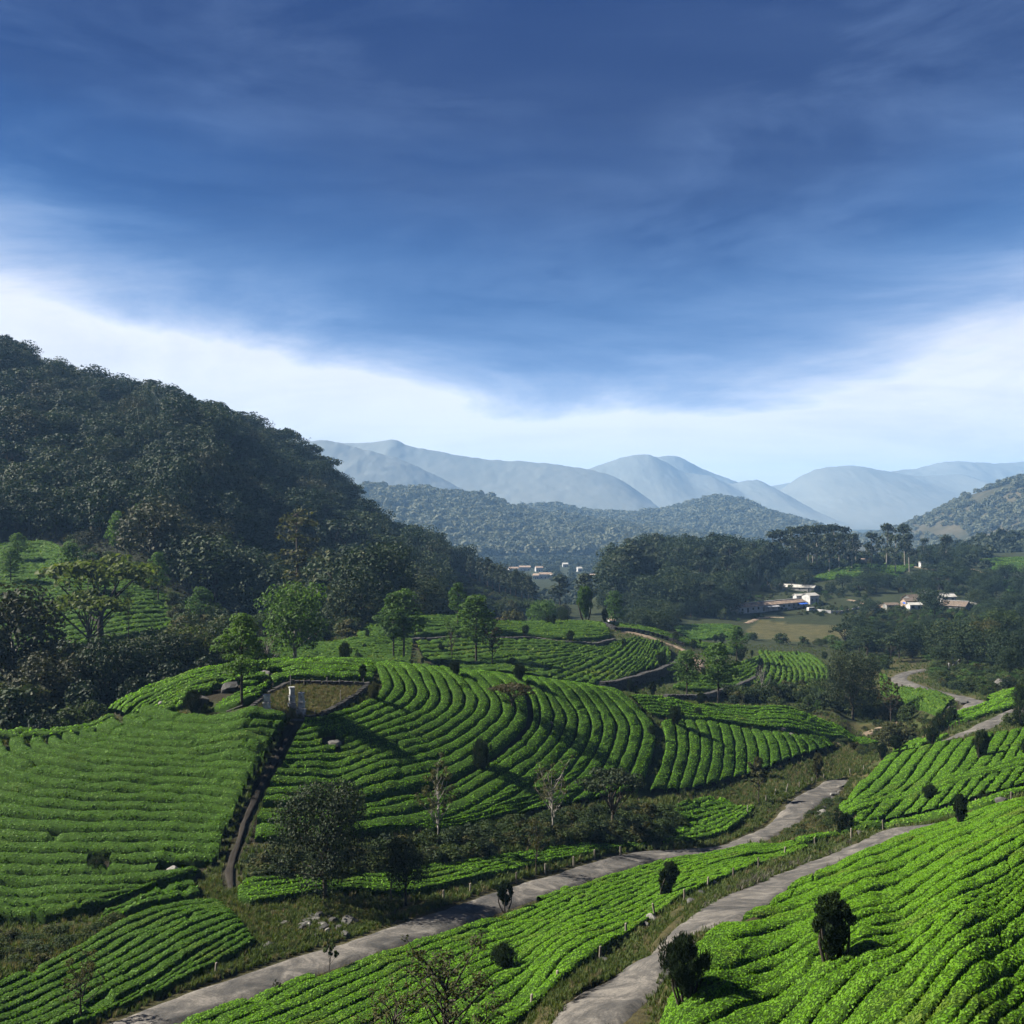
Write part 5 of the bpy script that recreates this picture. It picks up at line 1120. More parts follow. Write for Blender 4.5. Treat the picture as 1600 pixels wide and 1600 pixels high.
# individual trees: visible ones first (not hidden behind the land)
def seen(x, y, zt):
    L = np.linspace(math.log(30), math.log(y * 0.97), 60); return np.all(Tat(np.full(60, 800 + F * x / y), L) < zt / y + 1e-4)
single = 0; rest = []
for w in woods:
    if single < 250 and -20 < w[6] < 1620 and seen(w[0], w[1], w[2] + w[3] * 0.8):
        kd, sd_, lf = FV[w[4]]
        plant('forest_tree', kd, sd_, lf, 'bark', (w[0], w[1], w[2] - 0.2), w[3], random.uniform(0.95, 1.3), label=WL[w[5]][0], cat='tree', group=WL[w[5]][1]); single += 1
    else: rest.append(w)
def scatter(name, pts, scl, rot, idx, meshes, label=None):
    """one object that repeats a few plant meshes over many points"""
    coll = bpy.data.collections.new(name + '_kinds')
    for i_, me in enumerate(meshes):
        coll.objects.link(bpy.data.objects.new('kind_%02d_%s' % (i_, name), me))
    me = bpy.data.meshes.new(name); n_ = len(pts); me.vertices.add(n_); me.vertices.foreach_set('co', np.asarray(pts, np.float32).ravel())
    me.attributes.new('scl', 'FLOAT_VECTOR', 'POINT').data.foreach_set('vector', np.asarray(scl, np.float32).ravel())
    me.attributes.new('rot', 'FLOAT_VECTOR', 'POINT').data.foreach_set('vector', np.asarray(rot, np.float32).ravel())
    me.attributes.new('idx', 'INT', 'POINT').data.foreach_set('value', np.asarray(idx, np.int32))
    o = obj(name, me)
    g = bpy.data.node_groups.new(name + '_nodes', 'GeometryNodeTree')
    g.interface.new_socket('Geometry', in_out='INPUT', socket_type='NodeSocketGeometry'); g.interface.new_socket('Geometry', in_out='OUTPUT', socket_type='NodeSocketGeometry')
    gi = g.nodes.new('NodeGroupInput'); go = g.nodes.new('NodeGroupOutput'); ip = g.nodes.new('GeometryNodeInstanceOnPoints'); ci = g.nodes.new('GeometryNodeCollectionInfo')
    ci.inputs[0].default_value = coll; ci.inputs['Separate Children'].default_value = True; ci.inputs['Reset Children'].default_value = True
    def na(nm, typ):
        a = g.nodes.new('GeometryNodeInputNamedAttribute'); a.data_type = typ; a.inputs[0].default_value = nm; return a.outputs[0]
    g.links.new(gi.outputs[0], ip.inputs['Points']); g.links.new(ci.outputs[0], ip.inputs['Instance']); ip.inputs['Pick Instance'].default_value = True
    g.links.new(na('idx', 'INT'), ip.inputs['Instance Index']); g.links.new(na('scl', 'FLOAT_VECTOR'), ip.inputs['Scale'])
    er = g.nodes.new('FunctionNodeEulerToRotation'); g.links.new(na('rot', 'FLOAT_VECTOR'), er.inputs[0]); g.links.new(er.outputs[0], ip.inputs['Rotation'])
    g.links.new(ip.outputs[0], go.inputs[0])
    md = o.modifiers.new('scatter', 'NODES'); md.node_group = g
    return tag(o, label, None, None, 'stuff')
def joined(kind, seed, leaf, bark='bark', n=1.0):
    T, Cn = tree(kind, seed, n); J = MB()
    for src, mi_ in ((T, 0), (Cn, 1)):
        J.add(np.vstack(src.V), src.T + src.Q, mi_)
    return J.mesh('plant', [M[bark], M[leaf]])
if rest:
    R_ = np.array([(w[0], w[1], w[2] - 0.2) for w in rest]); H_ = np.array([w[3] for w in rest])
    rr = np.random.default_rng(8); wv = rr.uniform(0.95, 1.3, len(rest))
    scatter('forest', R_, np.stack([H_ * wv, H_ * wv, H_], 1), np.stack([np.zeros(len(rest)), np.zeros(len(rest)), rr.uniform(0, 6.28, len(rest))], 1), [w[4] for w in rest], [joined(a_, b_, c_, n=0.8) for a_, b_, c_ in FV], 'far part of the woods on both valley sides')
# ------------------------------------------------------------------ far hills and mountains
def hillmat(name, c0, c1, scale):
    m, n, out = newmat(name); pos = geo_pos(n)
    f = noise(n, pos, scale, 7, 0.65); c = ramp(n, f, [(0.32, c0), (0.68, c1)])
    p = princ(n, c, 0.95, 0.05, f, 0.4, 6.0); n.links.new(p.outputs[0], out.inputs[0]); return m
M['hill'] = hillmat('forest_hill', (0.022, 0.026, 0.016), (0.050, 0.052, 0.034), 0.02)
M['hill_pale'] = hillmat('hazed_mountain', (0.076, 0.083, 0.076), (0.096, 0.101, 0.091), 0.003)  # distance haze painted in: ground colour kept pale and even
M['hill_bare'] = hillmat('scrub_hill', (0.014, 0.017, 0.009), (0.052, 0.044, 0.027), 0.012)
HILLS = {}
def ridge(name, pts, Y, front, back, mat, label, bump=4.0, seed=0, zb=-71.0, nu=300, nv=42, skew=0.0, p=1.25, gully=0.35):
    px = np.array([q[0] for q in pts], float); py = np.array([q[1] for q in pts], float)
    u = np.linspace(px[0], px[-1], nu); Yr = Y + skew * (u - u.mean()) / 800 * Y
    zr = (800 - pchip_eval(px, py, u)) / F * Yr
    endf = np.clip(np.minimum(u - u[0], u[-1] - u) / (0.06 * (u[-1] - u[0])), 0, 1) ** 0.6
    Hh = np.maximum(zr - zb, 2) * endf
    v = np.concatenate([-(np.linspace(1, 0, nv) ** 1.2), np.linspace(0, 1, nv // 3)[1:]])
    U, Vv = np.meshgrid(u, v, indexing='ij')
    dist = np.where(Vv < 0, -Vv * front, Vv * back)
    ycap = np.where(Vv < 0, Yr[:, None] - dist, Yr[:, None] + dist)
    xx = (U - 800) / F * Yr[:, None]
    av = np.abs(Vv)
    sh = (1 - av) ** p
    g = 1 - np.abs(fbm(xx / (front * 0.30), ycap / (front * 0.8), seed, 4) * 2 - 0.94) * 1.5
    sh2 = sh * (1 + gully * (g - 0.45) * np.minimum(av * 4, 1) * (1 - av))
    zz = zb + Hh[:, None] * sh2 + bump * (fbm(xx / (bump * 3), ycap / (bump * 3), seed + 5, 5) - 0.45) * np.clip(sh * 3, 0, 1)
    nvv = len(v); i, j = np.meshgrid(np.arange(nu - 1), np.arange(nvv - 1), indexing='ij'); a = (i * nvv + j).ravel()
    V = np.stack([xx, ycap, zz], -1)
    o = obj(name, mesh(name, V.reshape(-1, 3), [np.stack([a, a + nvv, a + nvv + 1, a + 1], 1)], [mat], smooth=True))
    HILLS[label] = V
    return tag(o, label, None, None, 'structure')
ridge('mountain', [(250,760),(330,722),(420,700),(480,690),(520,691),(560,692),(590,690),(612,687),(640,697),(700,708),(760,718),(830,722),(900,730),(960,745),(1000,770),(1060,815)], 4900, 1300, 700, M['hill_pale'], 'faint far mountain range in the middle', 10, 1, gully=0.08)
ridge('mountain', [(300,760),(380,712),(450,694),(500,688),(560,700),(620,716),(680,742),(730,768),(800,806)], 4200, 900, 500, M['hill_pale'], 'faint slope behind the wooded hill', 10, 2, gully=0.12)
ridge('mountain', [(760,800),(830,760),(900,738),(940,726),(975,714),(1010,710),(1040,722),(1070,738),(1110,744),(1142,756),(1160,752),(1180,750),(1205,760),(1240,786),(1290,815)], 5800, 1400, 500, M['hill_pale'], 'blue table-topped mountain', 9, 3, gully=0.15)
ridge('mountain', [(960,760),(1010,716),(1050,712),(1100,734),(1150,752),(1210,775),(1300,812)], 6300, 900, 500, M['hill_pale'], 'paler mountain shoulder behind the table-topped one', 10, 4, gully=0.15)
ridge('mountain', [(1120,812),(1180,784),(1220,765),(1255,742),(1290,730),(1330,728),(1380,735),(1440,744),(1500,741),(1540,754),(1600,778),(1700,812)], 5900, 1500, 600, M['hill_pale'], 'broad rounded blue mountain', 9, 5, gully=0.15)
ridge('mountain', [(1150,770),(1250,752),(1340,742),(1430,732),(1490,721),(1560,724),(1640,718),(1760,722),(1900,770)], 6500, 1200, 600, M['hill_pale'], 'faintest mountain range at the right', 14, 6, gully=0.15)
ridge('wooded_hill', [(380,840),(460,792),(540,770),(600,765),(650,768),(720,775),(765,782),(800,796),(850,806),(900,812),(960,820),(1040,832),(1120,846),(1200,866),(1300,885)], 2300, 700, 400, M['hill'], 'hazy wooded hill across the valley', 5, 7, p=1.1)
ridge('wooded_hill', [(680,840),(760,815),(820,797),(862,793),(900,800),(950,806),(1000,806),(1050,798),(1085,786),(1120,780),(1160,784),(1200,804),(1240,820),(1300,850),(1380,880)], 2900, 700, 450, M['hill'], 'second hazy wooded hill behind the first', 6, 8, p=1.1)
ridge('wooded_hill', [(1340,880),(1400,852),(1450,830),(1490,806),(1530,782),(1560,762),(1600,748),(1660,735),(1760,700),(1950,690),(2200,800)], 1900, 800, 600, M['hill_bare'], 'steep hill with bare brown patches at the right', 6, 9, p=1.0)
ridge('wooded_hill', [(1380,880),(1450,868),(1500,860),(1550,850),(1600,843),(1680,838),(1800,850),(1950,880)], 860, 150, 150, M['hill'], 'low wooded rise before the steep right hill', 3, 10, zb=-60)
# crowns that make up those woods, seen only as one mass
crowns = []
for q in range(4):
    r = np.random.default_rng(300 + q); mb = MB(); cl = []
    for k in range(9):
        a = k * 2.4; rr = 0.32 * math.sqrt(k / 9); cl.append((np.array([math.cos(a) * rr, math.sin(a) * rr, 0.55 - rr * .5 + r.uniform(-.08, .08)]), np.array([.22, .22, .20]), 1))
    leaves_in(mb, r, cl, 15, 0.20, up=0.4)
    crowns.append(mb.mesh('far_crown', [M['hazed_leaf']]))
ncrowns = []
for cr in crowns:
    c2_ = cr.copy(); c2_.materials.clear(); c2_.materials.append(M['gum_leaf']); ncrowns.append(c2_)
def wood_on(V, n, hr, name, label, thr=0.0, sd=1, meshes=crowns):
    r = np.random.default_rng(sd); nu, nv, _ = V.shape
    i = r.integers(0, nu - 1, n); j = r.integers(0, nv - 1, n)
    A = V[i, j]; B = V[np.minimum(i + 1, nu - 1), j]; C = V[i, np.minimum(j + 1, nv - 1)]
    ar = np.linalg.norm(np.cross(B - A, C - A), axis=1); k = r.random(n) < ar / np.percentile(ar, 95)
    k &= vnoise(A[:, 0] / 40, A[:, 1] / 40, sd) > thr
    P = A[k] + (B[k] - A[k]) * r.random((k.sum(), 1)) + (C[k] - A[k]) * r.random((k.sum(), 1)); k2 = P[:, 2] > -66; P = P[k2]
    h = r.uniform(*hr, len(P)) * (0.75 + .5 * vnoise(P[:, 0] / 60, P[:, 1] / 60, 3)); P[:, 2] -= h * 0.12
    scatter(name, P, np.stack([h, h, h * r.uniform(.8, 1.2, len(P))], 1), np.stack([0 * h, 0 * h, r.uniform(0, 6.28, len(P))], 1), r.integers(0, len(meshes), len(P)), meshes, label)
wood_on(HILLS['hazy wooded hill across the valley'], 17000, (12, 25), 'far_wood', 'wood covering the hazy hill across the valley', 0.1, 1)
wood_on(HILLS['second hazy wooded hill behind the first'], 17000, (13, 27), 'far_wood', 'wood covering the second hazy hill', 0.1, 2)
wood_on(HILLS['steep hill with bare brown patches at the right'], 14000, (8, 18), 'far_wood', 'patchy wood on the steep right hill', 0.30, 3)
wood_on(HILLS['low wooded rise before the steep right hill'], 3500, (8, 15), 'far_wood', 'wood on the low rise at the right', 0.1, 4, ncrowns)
TN = [(727,887,9,1000),(745,899,6,960),(736,893,5,980),(802,894,12,1080),(820,892,14,1100),(842,893,9,1080),(852,911,12,960),(866,912,8,950),(838,914,6,940),(950,886,8,1060),(957,893,6,1040),(963,899,7,1010),(971,904,6,1000),(700,882,6,980),(883,886,7,1100),(905,893,6,1050),(1000,898,5,940),(990,893,6,960),(926,905,6,960)]
# valley-floor trees between town and spur
r = np.random.default_rng(5); n_ = 9000; P = np.stack([r.uniform(-500, 900, n_), r.uniform(560, 1750, n_), np.zeros(n_)], 1); P[:, 2] = ground(P[:, 0], P[:, 1])
P[:, 2] = np.where(P[:, 1] > 1100, -70.5, P[:, 2]); pxv = 800 + F * P[:, 0] / P[:, 1]; pyv = 800 - F * P[:, 2] / P[:, 1]; kk = (pxv > 480) & (pxv < 1550) & ~((pxv > 1185) & (pxv < 1500) & (P[:, 1] < 720))
for tx, ty, tw, _y in TN: kk &= ~((abs(pxv - tx) < tw * 1.2) & (pyv > ty - 1) & (pyv < ty + 24))
P = P[kk]; h = r.uniform(4, 11, len(P))
scatter('valley_wood', P, np.stack([h * 1.1, h * 1.1, h], 1), np.stack([0 * h, 0 * h, h], 1), r.integers(0, 4, len(P)), ncrowns, 'hazy trees on the valley floor round the far town')

# ------------------------------------------------------------------ undergrowth and grass
def tuft(seed, nb=16, w=0.05, leaf='grass_blade', spread=0.35):
    r = np.random.default_rng(seed); mb = MB()
    for q in range(nb):
        a = r.uniform(0, 6.28); b = np.array([r.normal(0, .16), r.normal(0, .16), -0.05]); h = r.uniform(.5, 1.1); d = np.array([math.cos(a), math.sin(a), 0]) * r.uniform(.1, spread + .1); sd_ = np.array([-math.sin(a), math.cos(a), 0]) * w
        mb.add([b - sd_, b + sd_, b + d * .5 + sd_ * .8 + (0, 0, h * .65), b + d * .5 - sd_ * .8 + (0, 0, h * .65), b + d * 1.1 + (0, 0, h)], [[(0, 1, 2, 3)], [(3, 2, 4)]])
    return mb.mesh('tuft', [M[leaf]])
tufts = [tuft(q) for q in range(4)]; dry = [tuft(20 + q, 18, 0.035, 'dry_grass') for q in range(3)]; grey = [tuft(40 + q, 22, 0.03, 'grey_weed', .6) for q in range(3)]
weeds = [joined('bush', 20 + q, ('weed_leaf', 'weed_leaf', 'olive_leaf', 'forest_leaf')[q], n=0.7) for q in range(4)]
lowgreen = [joined('bush', 30 + q, ('weed_leaf', 'oak_leaf')[q % 2], n=0.6) for q in range(3)]
def cover(name, label, meshes, n, size, poly=None, line=None, off=None, ymin=12, ymax=1000, seed=1, flat=1.0, clump=0.0, cs=4.0):
    r = np.random.default_rng(seed)
    if poly is not None:
        W = hits(poly, ymin, ymax); lo, hi = W.min(0), W.max(0); xy = r.uniform(lo, hi, (n * 4, 2)); xy = xy[inside(W, xy[:, 0], xy[:, 1])][:n]
    else:
        k = r.integers(0, len(line) - 1, n); T = np.gradient(line, axis=0); T /= np.linalg.norm(T, axis=1)[:, None]; N = np.stack([T[:, 1], -T[:, 0]], 1)
        sgn = np.where(r.random(n) < 0.5, 1, -1) if off[2] == 0 else np.full(n, off[2])
        xy = line[k] + r.uniform(0, 1, (n, 1)) * T[k] + N[k] * (sgn * r.uniform(off[0], off[1], n))[:, None]
    if clump: xy = xy[vnoise(xy[:, 0] / cs, xy[:, 1] / cs, seed + 9) > clump]
    k = np.ones(len(xy), bool)
    for l_, rad in ROADS: k &= polydist(l_[::3], xy[:, 0], xy[:, 1]) > rad * 0.82
    if ymin >= 260 and 'far fields' in label: k &= ~excl(800 + F * xy[:, 0] / xy[:, 1], 800 - F * ground(xy[:, 0], xy[:, 1]) / xy[:, 1])
    xy = xy[k]
    zz = ground(xy[:, 0], xy[:, 1]); s_ = r.uniform(*size, len(xy))
    scatter(name, np.stack([xy[:, 0], xy[:, 1], zz - 0.03], 1), np.stack([s_, s_, s_ * flat * r.uniform(.8, 1.2, len(s_))], 1), np.stack([r.normal(0, .08, len(s_)), r.normal(0, .08, len(s_)), r.uniform(0, 6.28, len(s_))], 1), r.integers(0, len(meshes), len(s_)), meshes, label)
cover('undergrowth', 'green thicket between the tea hill and the lower road', weeds, 420, (0.9, 2.0), [(590,1330),(690,1318),(780,1300),(860,1286),(960,1266),(1030,1270),(1062,1296),(1030,1318),(900,1318),(790,1340),(690,1358),(600,1364)], ymin=70, ymax=120, seed=1, flat=.8)
cover('undergrowth', 'weeds round the foot of the big glossy tree', weeds, 130, (0.8, 1.7), [(395,1352),(470,1346),(600,1340),(640,1362),(560,1376),(400,1380)], ymin=60, ymax=100, seed=2, flat=.8)
cover('grass', 'tall mixed grass in the thicket', tufts + dry[:1], 1600, (0.5, 1.1), [(600,1330),(780,1298),(960,1262),(1062,1250),(1062,1300),(900,1320),(690,1360),(600,1368)], ymin=70, ymax=125, seed=3)
cover('undergrowth', 'brown and green weeds left of the bottom tea field', weeds, 110, (0.5, 1.2), [(-60,1462),(150,1456),(215,1424),(195,1444),(150,1466),(80,1500),(-60,1545)], ymin=45, ymax=90, seed=4, flat=.7)
cover('grass', 'rough grass left of the bottom tea field', tufts + dry, 1500, (0.3, 0.7), [(-60,1455),(150,1450),(240,1408),(195,1444),(150,1470),(80,1505),(-60,1555)], ymin=45, ymax=90, seed=5)
cover('grass', 'rough grass where the footpath meets the road', tufts + dry[:1], 2600, (0.18, 0.45), [(310,1385),(370,1350),(375,1420),(500,1405),(640,1412),(560,1450),(420,1490),(330,1535),(270,1556),(400,1485),(365,1432)], ymin=50, ymax=92, seed=6, clump=.25)
cover('grass', 'grass verges of the lower road', tufts + tufts + dry[:1], 6500, (0.14, 0.42), line=R1, off=(1.65, 3.6, 0), seed=7, clump=.22, cs=2.5)
cover('grass', 'grass verges of the near road', tufts + tufts + dry[:1], 4200, (0.14, 0.42), line=R2, off=(1.35, 3.4, -1), seed=8, clump=.2, cs=2.0)
cover('grass', 'grass fringe at the foot of the sunlit slope', tufts, 900, (0.12, 0.3), line=R2, off=(1.35, 1.8, 1), seed=18)
cover('undergrowth', 'brush on the spur under the pines', weeds, 420, (0.8, 2.2), [(690,885),(760,915),(840,938),(870,950),(800,950),(740,945),(690,935)], ymin=300, ymax=560, seed=26, flat=.8)
cover('grass', 'weeds along the footpath', tufts, 700, (0.15, 0.4), line=PATH, off=(0.3, 0.8, 0), seed=27)
cover('weeds', 'dry grey weeds along the near road', grey, 420, (0.35, 0.75), [(1075,1440),(1130,1400),(1190,1366),(1250,1352),(1330,1320),(1345,1326),(1260,1358),(1200,1380),(1120,1428)], ymin=40, ymax=105, seed=9)
cover('grass', 'grassy bank below the right shoulder rows', tufts + dry[:2], 5200, (0.25, 0.6), [(1000,1252),(1100,1244),(1200,1214),(1270,1188),(1340,1172),(1348,1205),(1290,1216),(1230,1236),(1170,1266),(1110,1256),(1050,1256)], ymin=100, ymax=180, seed=10)
cover('undergrowth', 'scrub on the bank between road and right field', weeds, 150, (0.4, 1.1), [(1205,1308),(1250,1283),(1290,1250),(1312,1222),(1316,1262),(1306,1300),(1250,1310)], ymin=85, ymax=140, seed=11, flat=.8)
cover('grass', 'dry grass on the bank between road and right field', dry + tufts[:1], 1500, (0.25, 0.6), [(1195,1312),(1250,1283),(1290,1250),(1316,1215),(1318,1262),(1310,1306),(1250,1316)], ymin=85, ymax=140, seed=12)
cover('grass', 'dry grass inside the stone enclosure', dry + tufts[:1], 2600, (0.22, 0.5), [(400,1108),(422,1087),(454,1072),(515,1074),(572,1076),(553,1092),(500,1121),(454,1124)], ymin=88, ymax=126, seed=13)
cover('undergrowth', 'green bank above the pale road bend', lowgreen + weeds, 420, (1.0, 2.6), [(1448,1046),(1480,1028),(1540,1034),(1600,1040),(1660,1045),(1660,1080),(1590,1072),(1545,1086),(1520,1088),(1470,1074)], ymin=180, ymax=300, seed=14, flat=.8)
cover('undergrowth', 'brush in the hollow behind the left tea crest', weeds, 420, (2.0, 4.6), [(-200,1140),(0,1128),(140,1118),(170,1090),(250,1062),(330,1048),(400,1036),(400,1030),(320,1036),(200,1058),(100,1082),(-200,1100)], ymin=119, ymax=185, seed=15)
cover('undergrowth', 'brush filling the dip behind the right shoulder', weeds, 240, (1.2, 3.0), [(1130,1098),(1230,1096),(1330,1120),(1400,1128),(1420,1112),(1330,1085),(1230,1080),(1130,1086)], ymin=165, ymax=235, seed=16)
cover('undergrowth', 'brush along the foot of the left wood', weeds, 700, (2.0, 5.0), [(280,1000),(420,990),(540,984),(650,955),(760,952),(860,945),(900,948),(860,962),(760,966),(650,960),(560,996),(420,1000),(330,1020)], ymin=200, ymax=420, seed=17)
cover('undergrowth', 'brush between the shaded terraces and the wood', weeds + lowgreen, 260, (1.5, 4.0), [(100,845),(160,868),(225,900),(290,955),(330,1000),(330,1020),(290,1000),(262,945),(215,918),(150,915),(130,890)], ymin=180, ymax=330, seed=23)
cover('undergrowth', 'scrub round the houses and far fields', weeds + lowgreen, 1500, (1.5, 4.2), [(1060,960),(1150,960),(1200,905),(1420,905),(1600,905),(1700,900),(1700,1040),(1520,1040),(1380,1050),(1300,1012),(1180,1012),(1060,980)], ymin=260, ymax=620, seed=19, clump=.35, cs=14)

cover('undergrowth', 'weeds on the rough ground under the big round tree', weeds, 160, (0.4, 1.2), [(1290,1165),(1345,1140),(1400,1112),(1480,1118),(1440,1150),(1390,1182),(1340,1180)], ymin=140, ymax=220, seed=24, flat=.8)
cover('undergrowth', 'low scrub round the barracks', weeds + lowgreen, 520, (0.6, 1.7), [(1130,940),(1200,930),(1300,925),(1362,935),(1362,972),(1280,963),(1210,962),(1150,972)], ymin=255, ymax=520, seed=28, clump=.4, cs=8)
cover('undergrowth', 'low scrub between the far houses', weeds + lowgreen, 900, (0.8, 1.8), [(1340,962),(1600,955),(1600,1000),(1345,1000)], ymin=300, ymax=520, seed=25)
r = np.random.default_rng(61); n_ = 90000; px_ = r.uniform(-40, 1640, n_); L_ = r.uniform(math.log(38), math.log(330), n_); y_ = np.exp(L_); x_ = (px_ - 800) / F * y_
ii = np.clip(np.searchsorted(GX, px_), 0, len(GX) - 1); jj = np.clip(((L_ - L0) / (L1 - L0) * (NL - 1)).round().astype(int), 0, NL - 1)
kk = ~INF[ii, jj] & ~inside(ENC, x_, y_)
for l_, rad in ROADS: kk &= polydist(l_[::4], x_, y_) > rad * 0.8
kk &= vnoise(x_ / 3.5, y_ / 3.5, 12) > 0.25
x_, y_ = x_[kk], y_[kk]; s_ = r.uniform(.18, .5, len(x_)) * np.clip(y_ / 70, .8, 1.3)
scatter('grass', np.stack([x_, y_, ground(x_, y_) - .03], 1), np.stack([s_ * 1.3, s_ * 1.3, s_], 1), np.stack([r.normal(0, .1, len(x_)), r.normal(0, .1, len(x_)), r.uniform(0, 6.28, len(x_))], 1), r.integers(0, 9, len(x_)), tufts + tufts + dry[:1], 'rough grass over the open ground between fields')
cover('undergrowth', 'dark scrub at the feet of the tall gum trees', weeds, 420, (2.0, 6.0), [(1195,905),(1200,880),(1345,875),(1500,876),(1500,886),(1420,884),(1340,885),(1260,900)], ymin=470, ymax=720, seed=33)
# ------------------------------------------------------------------ boulders
def rockmesh(seed, mat='rock'):
    import bmesh
    b = bmesh.new(); bmesh.ops.create_icosphere(b, subdivisions=2, radius=1.0); V = np.array([v.co[:] for v in b.verts]); Fc = np.array([[v.index for v in f.verts] for f in b.faces]); b.free()
    r = np.random.default_rng(seed)
    for q in range(9):   # chop with random planes for angular faces
        n_ = r.normal(0, 1, 3); n_ /= np.linalg.norm(n_); d = V @ n_; lim = r.uniform(.45, .8); V = V - np.maximum(d - lim, 0)[:, None] * n_
    V += r.normal(0, .025, V.shape); V *= np.array([1.0, r.uniform(.7, 1), r.uniform(.55, .8)])
    return mesh('boulder', V, [Fc], [M[mat]])
rocks = [rockmesh(q) for q in range(6)]; pale = [rockmesh(50 + q, 'rock_pale') for q in range(2)]
def boulder(px, py, size, label, me=None, group=None, ymin=30, ymax=260, cat='boulder', rot=None):
    p = hit(px, py, ymin, ymax); o = obj('boulder', me or rocks[int(px) % 6], None, (p[0], p[1], float(ground(*p)) + size * .22), rot if rot is not None else px * 1.7, size)
    return tag(o, label, cat, group)
boulder(316,1100,1.25,'large black boulder beside a dark shrub on the knoll',ymin=80); boulder(362,1080,1.25,'long dark boulder left of the tall silver oak',ymin=80); boulder(417,1058,1.05,'dark boulder behind the tall silver oak',ymin=80)
boulder(519,1166,0.95,'grey boulder sitting among the rows below the enclosure',ymin=80); boulder(206,1123,0.6,'small brown rock at the edge of the left rows',ymin=80,me=pale[0]); boulder(252,1106,0.7,'flat rock on the knoll left of the black boulder',ymin=80,me=pale[1])
boulder(268,1367,0.75,'pale rock lying at the foot of the left tea rows',me=pale[0],ymin=60); boulder(858,1134,0.55,'pale rock at the gap between sweeping rows',me=pale[1],ymin=90); boulder(1237,1152,0.8,'dark rock on the right shoulder rows',ymin=110); boulder(1222,1142,0.7,'smaller dark rock above the other on the right shoulder',ymin=110)
boulder(422,1480,0.42,'grey stone on the grass by the road turn',ymin=45); boulder(548,1444,0.75,'upright grey stone at the right of the rock heap',ymin=45,me=rocks[2]); boulder(360,1518,0.32,'small stone at the corner of the bottom tea field',ymin=45)
boulder(1392,1142,1.0,'dark rock mound beside the big round tree',ymin=140); boulder(1500,1099,1.5,'large dark rock outcrop inside the road bend',ymin=150,ymax=230); boulder(1488,1108,0.9,'lower rock of the outcrop inside the road bend',ymin=150,ymax=230); boulder(1568,1074,2.1,'big black boulder leaning at the right bank',ymin=165,ymax=280); boulder(1535,1047,1.3,'dark boulder on the green bank',ymin=180,ymax=300)
boulder(1020,1440,0.55,'pale grey boulder by the fence near the leaning shrub',me=pale[0],ymin=40); boulder(1095,1398,0.5,'flat dark boulder by the fence of the bright strip',ymin=40); boulder(1113,1385,0.45,'small pale boulder by a fence post',me=pale[1],ymin=40); boulder(1080,1412,0.5,'dark boulder between two fence posts',ymin=40); boulder(1140,1390,0.42,'dark stone on the near road verge',ymin=40); boulder(1010,1447,0.4,'dark stone under a leaning fence post',ymin=40); boulder(942,1502,0.4,'dark stone at the foot of a near fence post',ymin=35)
boulder(1565,1258,0.7,'dark boulder by the last fence post at the right',ymin=60,ymax=110); boulder(1480,1276,0.6,'dark stone by the narrow shrub at the slope top',ymin=60,ymax=110); boulder(1345,1304,0.5,'dark stone at the fence below the right field',ymin=60,ymax=110); boulder(900,1292,0.6,'grey rock hidden in the thicket',ymin=80)
r = np.random.default_rng(31)
for q in range(34):
    x_, y_ = 490 + r.normal(0, 22), 1447 + r.normal(0, 10)
    boulder(x_, y_, r.uniform(.22, .5), 'angular dark stone in the heap of rocks beside the road', rocks[q % 6] if q % 9 else pale[0], 'dark stones heaped beside the lower road', 45, 95, 'rock', r.uniform(0, 6))
for q in range(22):
    f_ = r.random(); x_ = 1316 - 48 * f_ + r.normal(0, 3); y_ = 1229 + 62 * f_ + r.normal(0, 3)
    boulder(x_, y_, r.uniform(.25, .6), 'grey stone of the tumbled bank between road bend and right field', rocks[q % 6] if q % 5 else pale[1], 'tumbled stones on the road bank', 90, 150, 'rock', r.uniform(0, 6))

# ------------------------------------------------------------------ low stone walls
def stone_wall(P, h, w, label, seed, stone=0.55):
    e = bpy.data.objects.new('stone_wall', None); COL.objects.link(e); p0 = P[0]; z0 = float(ground(*p0)); e.location = (p0[0], p0[1], z0)
    r = np.random.default_rng(seed); mb = MB(); P = resample(P, ds=stone, smooth=0); T = np.gradient(P, axis=0); T /= np.linalg.norm(T, axis=1)[:, None]
    nc = max(1, int(round(h / 0.28)))
    for k in range(len(P) - 1):
        zg = float(ground(*P[k])) - z0 - 0.15
        for c in range(nc):
            hh = h / nc; c0 = P[k] - p0 + T[k] * (stone * (.5 if c % 2 else 0) + r.normal(0, .04)); n_ = np.array([T[k][1], -T[k][0]]); a = stone * .47; b = w * .5 * r.uniform(.8, 1.1)
            q = [c0 - T[k] * a - n_ * b, c0 + T[k] * a - n_ * b, c0 + T[k] * a + n_ * b, c0 - T[k] * a + n_ * b]
            lo, hi = zg + c * hh + .012, zg + (c + 1) * hh + r.uniform(-.03, .03)
            V = np.array([(*u_, lo) for u_ in q] + [(*u_, hi) for u_ in q]) + r.normal(0, .025, (8, 3))
            mb.add(V, [[(0, 3, 2, 1), (4, 5, 6, 7), (0, 1, 5, 4), (1, 2, 6, 5), (2, 3, 7, 6), (3, 0, 4, 7)]])
    o = obj('stone', mb.mesh('stone', [M['wall_stone']]), e); o['kind'] = 'stuff'
    return tag(e, label, 'stone wall')
stone_wall(ENC[4:8][::-1].copy(), 0.75, 0.5, 'dark low wall along the front right edge of the enclosure', 1)
stone_wall(ENC[2:5].copy(), 0.6, 0.45, 'dark low wall along the back of the enclosure', 2)
stone_wall(ENC[0:3].copy(), 0.5, 0.45, 'dark low wall along the left side of the enclosure', 3)
stone_wall(hits([(942,1083),(985,1074),(1030,1060),(1064,1044)], 150, 230), 1.9, 0.9, 'dark retaining wall under the curved far rows', 4, 0.9)
